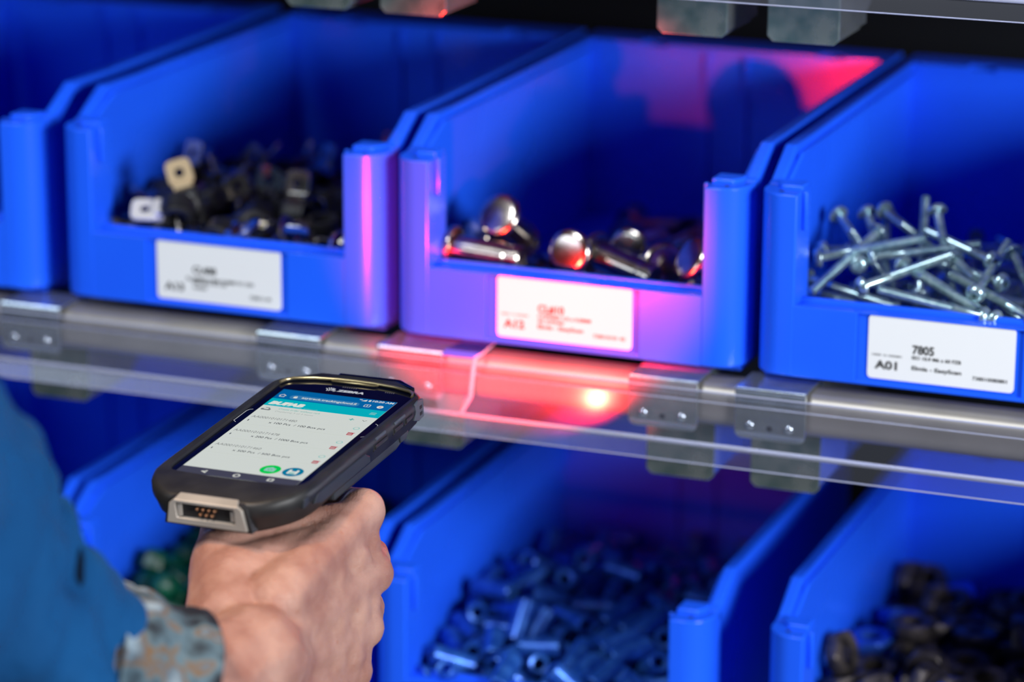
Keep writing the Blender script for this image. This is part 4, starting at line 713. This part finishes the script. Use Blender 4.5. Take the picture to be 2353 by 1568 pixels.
for z in (-3.0, -6.3): side_prism([(59, z + 1.0), (62.2, z + 1.0), (62.2, z - 1.0), (59, z - 1.0)], 40, 41.45, 'strap_hole', M['blackhole'])
side_prism([(-77 + 14, -2.2), (-55.5, -1.6), (-55.5, -5.2), (-64, -6.6)], 34, 40.2, 'speaker_slot', M['shell'])
side_prism([(-30, -9.5), (45, -9.5), (52, -12), (47, -15.5), (38, -17.5), (-30, -17)], 10, 38.2, 'lower_shell', M['shell'], .0015)
side_prism([(40, -9.8), (48, -9.2), (50, -12.2), (47, -14.8), (41, -14.8)], 37, 39.3, 'release_latch', M['shell'], .0006)
# --- scan window at the far end and pistol grip below
bm = bmesh.new(); add_prism(bm, [(-.012, .077), (-.012, .0802), (.0215, .0802), (.033, .0722), (.032, .0705), (.020, .077)], -.010, .0020); win = sobj('scan_window', bm_mesh('scan_window', bm), M['glass'], bevel=.0006)
bm = bmesh.new(); rg = []
for t in range(11):
    u = t / 10; z = -.0135 - .105 * u; cy = -.020 - .030 * u; a = .0135 + (.002 if u > .85 else 0); b = .0185 - .003 * u + (.003 if u > .85 else 0)
    if t == 0: a, b = .017, .026
    rg.append([(.003 + a * math.cos(2 * PI * k / 24), cy + b * math.sin(2 * PI * k / 24), z) for k in range(24)])
loft(bm, rg); sobj('pistol_grip', bm_mesh('pistol_grip', bm, .9), M['boot'])
bm = bmesh.new(); add_box(bm, (-.005, .002, -.036), (.011, .010, -.018)); sobj('trigger', bm_mesh('trigger', bm), M['shelllight'], bevel=.002)
# --- the scanner's own light: red illumination from the window
sd = bpy.data.lights.new('scanner_beam', 'SPOT'); sd.color = (1, .012, .006); sd.energy = 16; sd.spot_size = math.radians(77); sd.spot_blend = .36; sd.shadow_soft_size = .0022
so = bpy.data.objects.new('scanner_beam', sd); COL.objects.link(so); so.parent = scanner
so.location = (.028, .0835, .0035); so.rotation_euler = (math.radians(90 + 4), 0, math.radians(3))

# ------------------------------------------------------------------ the hand and sleeve
sk = bpy.data.materials.new('skin'); sk.use_nodes = True; M['skin'] = sk; nt = sk.node_tree; b = nt.nodes['Principled BSDF']
tc = nt.nodes.new('ShaderNodeTexCoord')
def nz(scale, detail=5, rough=.55):
    n = nt.nodes.new('ShaderNodeTexNoise'); n.inputs['Scale'].default_value = scale; n.inputs['Detail'].default_value = detail; n.inputs['Roughness'].default_value = rough; nt.links.new(tc.outputs['Object'], n.inputs['Vector']); return n
n1 = nz(42); cr = nt.nodes.new('ShaderNodeValToRGB'); e = cr.color_ramp.elements
e[0].position = .36; e[0].color = (.32, .150, .115, 1); e[1].position = .66; e[1].color = (.47, .270, .212, 1)
nt.links.new(n1.outputs['Fac'], cr.inputs['Fac'])
v = nt.nodes.new('ShaderNodeTexVoronoi'); v.inputs['Scale'].default_value = 110; nt.links.new(tc.outputs['Object'], v.inputs['Vector'])
fr2 = nt.nodes.new('ShaderNodeValToRGB'); fr2.color_ramp.elements[0].position = .07; fr2.color_ramp.elements[0].color = (.45, .45, .45, 1); fr2.color_ramp.elements[1].position = .16; fr2.color_ramp.elements[1].color = (0, 0, 0, 1)
nt.links.new(v.outputs['Distance'], fr2.inputs['Fac'])
mxr = nt.nodes.new('ShaderNodeMixRGB'); mxr.inputs[2].default_value = (.36, .13, .075, 1); nt.links.new(fr2.outputs['Color'], mxr.inputs[0]); nt.links.new(cr.outputs['Color'], mxr.inputs[1]); nt.links.new(mxr.outputs[0], b.inputs['Base Color'])
b.inputs['Roughness'].default_value = .48; b.inputs['Specular IOR Level'].default_value = .4
b.inputs['Subsurface Weight'].default_value = .18; b.inputs['Subsurface Radius'].default_value = (.006, .002, .001); b.inputs['Subsurface Scale'].default_value = .6
vv = nt.nodes.new('ShaderNodeTexVoronoi'); vv.feature = 'DISTANCE_TO_EDGE'; vv.inputs['Scale'].default_value = 900; mpn = nt.nodes.new('ShaderNodeMapping'); mpn.inputs['Scale'].default_value = (1, .45, 1.2)
nt.links.new(tc.outputs['Object'], mpn.inputs['Vector']); nt.links.new(mpn.outputs[0], vv.inputs['Vector'])
n3 = nz(260, 6, .6); ad = nt.nodes.new('ShaderNodeMath'); ad.operation = 'ADD'; nt.links.new(vv.outputs['Distance'], ad.inputs[0]); nt.links.new(n3.outputs['Fac'], ad.inputs[1])
bp = nt.nodes.new('ShaderNodeBump'); bp.inputs['Strength'].default_value = .55; bp.inputs['Distance'].default_value = .0006; nt.links.new(ad.outputs[0], bp.inputs['Height']); nt.links.new(bp.outputs['Normal'], b.inputs['Normal'])

person = empty('person', "person's right hand in a blue jacket sleeve gripping the scanner's handle", 'person', loc=(.09, -.33, -.05))
bpy.context.view_layer.update(); PI_ = person.matrix_world.inverted()
def blob(bm, a, b_, ra, rb, n=None):
    a, b_ = Vector(a), Vector(b_); L = (b_ - a).length; n = n or max(2, int(L / .004))
    for i in range(n + 1):
        t = i / n; m = Matrix.Translation(a.lerp(b_, t)); bmesh.ops.create_icosphere(bm, subdivisions=2, radius=ra + (rb - ra) * t + .0007, matrix=m)
bm = bmesh.new()
WR = (.0870, -.3560, -.0440)
MC = [(.0925, -.2480, -.0085), (.0985, -.2545, -.0360), (.0997, -.2660, -.0595), (.0995, -.2775, -.0770)]
MR = [.0112, .0118, .0108, .0098]
CMC = [(.0850, -.3270, -.0270), (.0870, -.3290, -.0400), (.0885, -.3300, -.0540), (.0885, -.3300, -.0680)]
FG = [[(.0775, -.2170, -.0180), (.0540, -.2085, -.0210), (.0385, -.2190, -.0240)],
      [(.0820, -.2160, -.0430), (.0560, -.2090, -.0430), (.0380, -.2240, -.0450)],
      [(.0840, -.2260, -.0655), (.0580, -.2180, -.0650), (.0400, -.2330, -.0665)],
      [(.0850, -.2420, -.0850), (.0620, -.2330, -.0850), (.0450, -.2440, -.0860)]]
FR = [(.0092, .0082, .0075), (.0095, .0085, .0077), (.0090, .0080, .0074), (.0082, .0073, .0068)]
for i in range(4):
    blob(bm, CMC[i], MC[i], .0150, MR[i] * .93); blob(bm, MC[i], MC[i], MR[i], MR[i], 1)
    p = MC[i]; r = MR[i] * .9
    for q, rr in zip(FG[i], FR[i]): blob(bm, p, q, r, rr); p, r = q, rr
for i in range(3):   # web of the palm between the metacarpals
    for t in (.25, .5, .75):
        a = Vector(MC[i]).lerp(Vector(MC[i + 1]), .5); c = Vector(CMC[i]).lerp(Vector(CMC[i + 1]), .5); pnt = c.lerp(a, t) - Vector((.0010, 0, 0)); blob(bm, pnt, pnt, .0138 - .002 * t, .0135, 1)
    a = Vector(MC[i]).lerp(Vector(MC[i + 1]), .5) + Vector((-.002, -.004, 0)); blob(bm, a, a, .0108, .0108, 1)
# palm heel, thumb
blob(bm, WR, (.0800, -.3200, -.0560), .0235, .0220); blob(bm, (.0800, -.3200, -.0560), (.0850, -.2950, -.0760), .0190, .0150); blob(bm, (.0720, -.3150, -.0400), (.0830, -.2800, -.0480), .0180, .0140)
blob(bm, (.0660, -.3370, -.0350), (.0490, -.3050, -.0190), .0200, .0160); blob(bm, (.0490, -.3050, -.0190), (.0330, -.2740, -.0150), .0150, .0108); blob(bm, (.0330, -.2740, -.0170), (.0290, -.2440, -.0130), .0106, .0085)
blob(bm, (.0520, -.3020, -.0180), (.0860, -.2650, -.0120), .0150, .0118); blob(bm, (.0600, -.3200, -.0230), (.0850, -.2850, -.0180), .0160, .0130)   # web between thumb and index
blob(bm, (.0620, -.3180, -.0260), (.0840, -.3000, -.0230), .0130, .0130)
blob(bm, (.0620, -.3060, -.0480), (.0600, -.3020, -.0660), .0160, .0140)
# wrist and forearm
blob(bm, WR, (.0790, -.3950, -.0500), .0250, .0280); blob(bm, (.0790, -.3950, -.0500), (.0500, -.4500, -.0300), .0280, .0330, 14)
me = bm_mesh('hand_raw', bm)
ho = new_obj('hand_and_forearm', me, M['skin'], person)
ho.matrix_parent_inverse = PI_
md = ho.modifiers.new('r', 'REMESH'); md.mode = 'VOXEL'; md.voxel_size = .0013; md.use_smooth_shade = True
md = ho.modifiers.new('s', 'SMOOTH'); md.factor = .5; md.iterations = 16
tx = bpy.data.textures.new('skin_relief', 'CLOUDS'); tx.noise_scale = .013
md = ho.modifiers.new('d', 'DISPLACE'); md.texture = tx; md.strength = .0011; md.mid_level = .5; md.texture_coords = 'GLOBAL'

# jacket sleeve: swept tube with folds, and its patterned cuff band
jk = noise_var(mat('blue_jacket_cloth', rough=.85, spec=.2), 9, (.001, .045, .155), (.003, .076, .235), bump=.75, bscale=26, dist=.012)
ck = noise_var(mat('camouflage_cuff_cloth', rough=.9, spec=.2), 38, (.015, .018, .026), (.26, .34, .40), bump=.4, bscale=420, dist=.0006, lo=.40, hi=.62, detail=3)
crn = [n for n in ck.node_tree.nodes if n.type == 'VALTORGB'][0]
e2 = crn.color_ramp.elements.new(.50); e2.color = (.10, .16, .20, 1); e3 = crn.color_ramp.elements.new(.53); e3.color = (.16, .10, .055, 1); e4 = crn.color_ramp.elements.new(.57); e4.color = (.10, .14, .18, 1)
def sleeve(pts, seg=72, sub=14, wrinkle=.006, thick=.0022, seed=0., flat_=1., skew=0.):
    P = [Vector(p[:3]) for p in pts]; Rr = [p[3] for p in pts]; rings = []
    N = (len(P) - 1) * sub; nrm = None
    def cr_(A, t):
        i = min(int(t), len(A) - 2); u = t - i; p0 = A[max(i - 1, 0)]; p1 = A[i]; p2 = A[i + 1]; p3 = A[min(i + 2, len(A) - 1)]
        return .5 * ((2 * p1) + (p2 - p0) * u + (2 * p0 - 5 * p1 + 4 * p2 - p3) * u * u + (3 * p1 - p0 - 3 * p2 + p3) * u ** 3)
    for k in range(N + 1):
        t = k / sub; c = cr_(P, t); c2 = cr_(P, min(t + .05, len(P) - 1)); c1 = cr_(P, max(t - .05, 0)); T = (c2 - c1).normalized(); r = cr_(Rr, t)
        if nrm is None: nrm = Vector((0, 0, 1))
        nrm = (nrm - T * nrm.dot(T)).normalized(); bn = T.cross(nrm); ring = []
        for j in range(seg):
            a = 2 * PI * j / seg; d = nrm * math.cos(a) * flat_ + bn * math.sin(a)
            q = c + d * r; f = noise.noise(Vector((math.cos(a) * 1.3 + seed, math.sin(a) * 1.3 + k / sub * .9, k / sub * 2.1))) + .5 * noise.noise(Vector((math.cos(a) * 3, math.sin(a) * 3 + k / sub * 2.2, k / sub * 4.3 + seed)))
            ring.append(q + d * wrinkle * f - T * skew * max(0, 1 - t) * (.5 - .5 * d.z))
        rings.append(ring)
    bm = bmesh.new(); loft(bm, rings, False, False); return bm
SP = [(.0831, -.4222, -.0507, .050), (.0433, -.4527, -.0300, .053), (.0285, -.4992, .0173, .056), (.0184, -.5393, .0628, .069), (.0236, -.6153, .104, .083)]
def spt(i, j, u): return tuple(a + (b_ - a) * u for a, b_ in zip(SP[i], SP[j]))
bm = sleeve(SP[1:], wrinkle=.011, seed=3.3, skew=.058); o = new_obj('jacket_sleeve', bm_mesh('jacket_sleeve', bm, 2.), jk, person); o.matrix_parent_inverse = PI_; o['label'] = 'blue jacket sleeve'
md = o.modifiers.new('t', 'SOLIDIFY'); md.thickness = .003; md.offset = -1
bm = sleeve([SP[0], spt(0, 1, .5), (SP[1][0], SP[1][1], SP[1][2], .0505), tuple(list(spt(1, 2, .18)[:3]) + [.0495])], wrinkle=.003, seed=1.1); o = new_obj('sleeve_cuff', bm_mesh('sleeve_cuff', bm, 2.), ck, person); o.matrix_parent_inverse = PI_; o['label'] = 'patterned grey and brown turned-back cuff'
md = o.modifiers.new('t', 'SOLIDIFY'); md.thickness = .004; md.offset = -1
bm = bmesh.new(); add_tube(bm, [(.0712, -.4772, .0478), (.0716, -.4790, .0440), (.0724, -.4819, .0399), (.0748, -.4858, .0366), (.0765, -.4880, .0350)], [.0004, .0020, .0024, .0020, .0004], 10)  # dark tapered tube laid on the sleeve surface, no opening cut in the cloth
o = new_obj('sleeve_dark_sliver', bm_mesh('sleeve_dark_sliver', bm, 1.2), mat('dark_sliver', (.002, .004, .010), .9, spec=.1), person); o.matrix_parent_inverse = PI_; o['label'] = 'thin dark sliver lying on the sleeve'
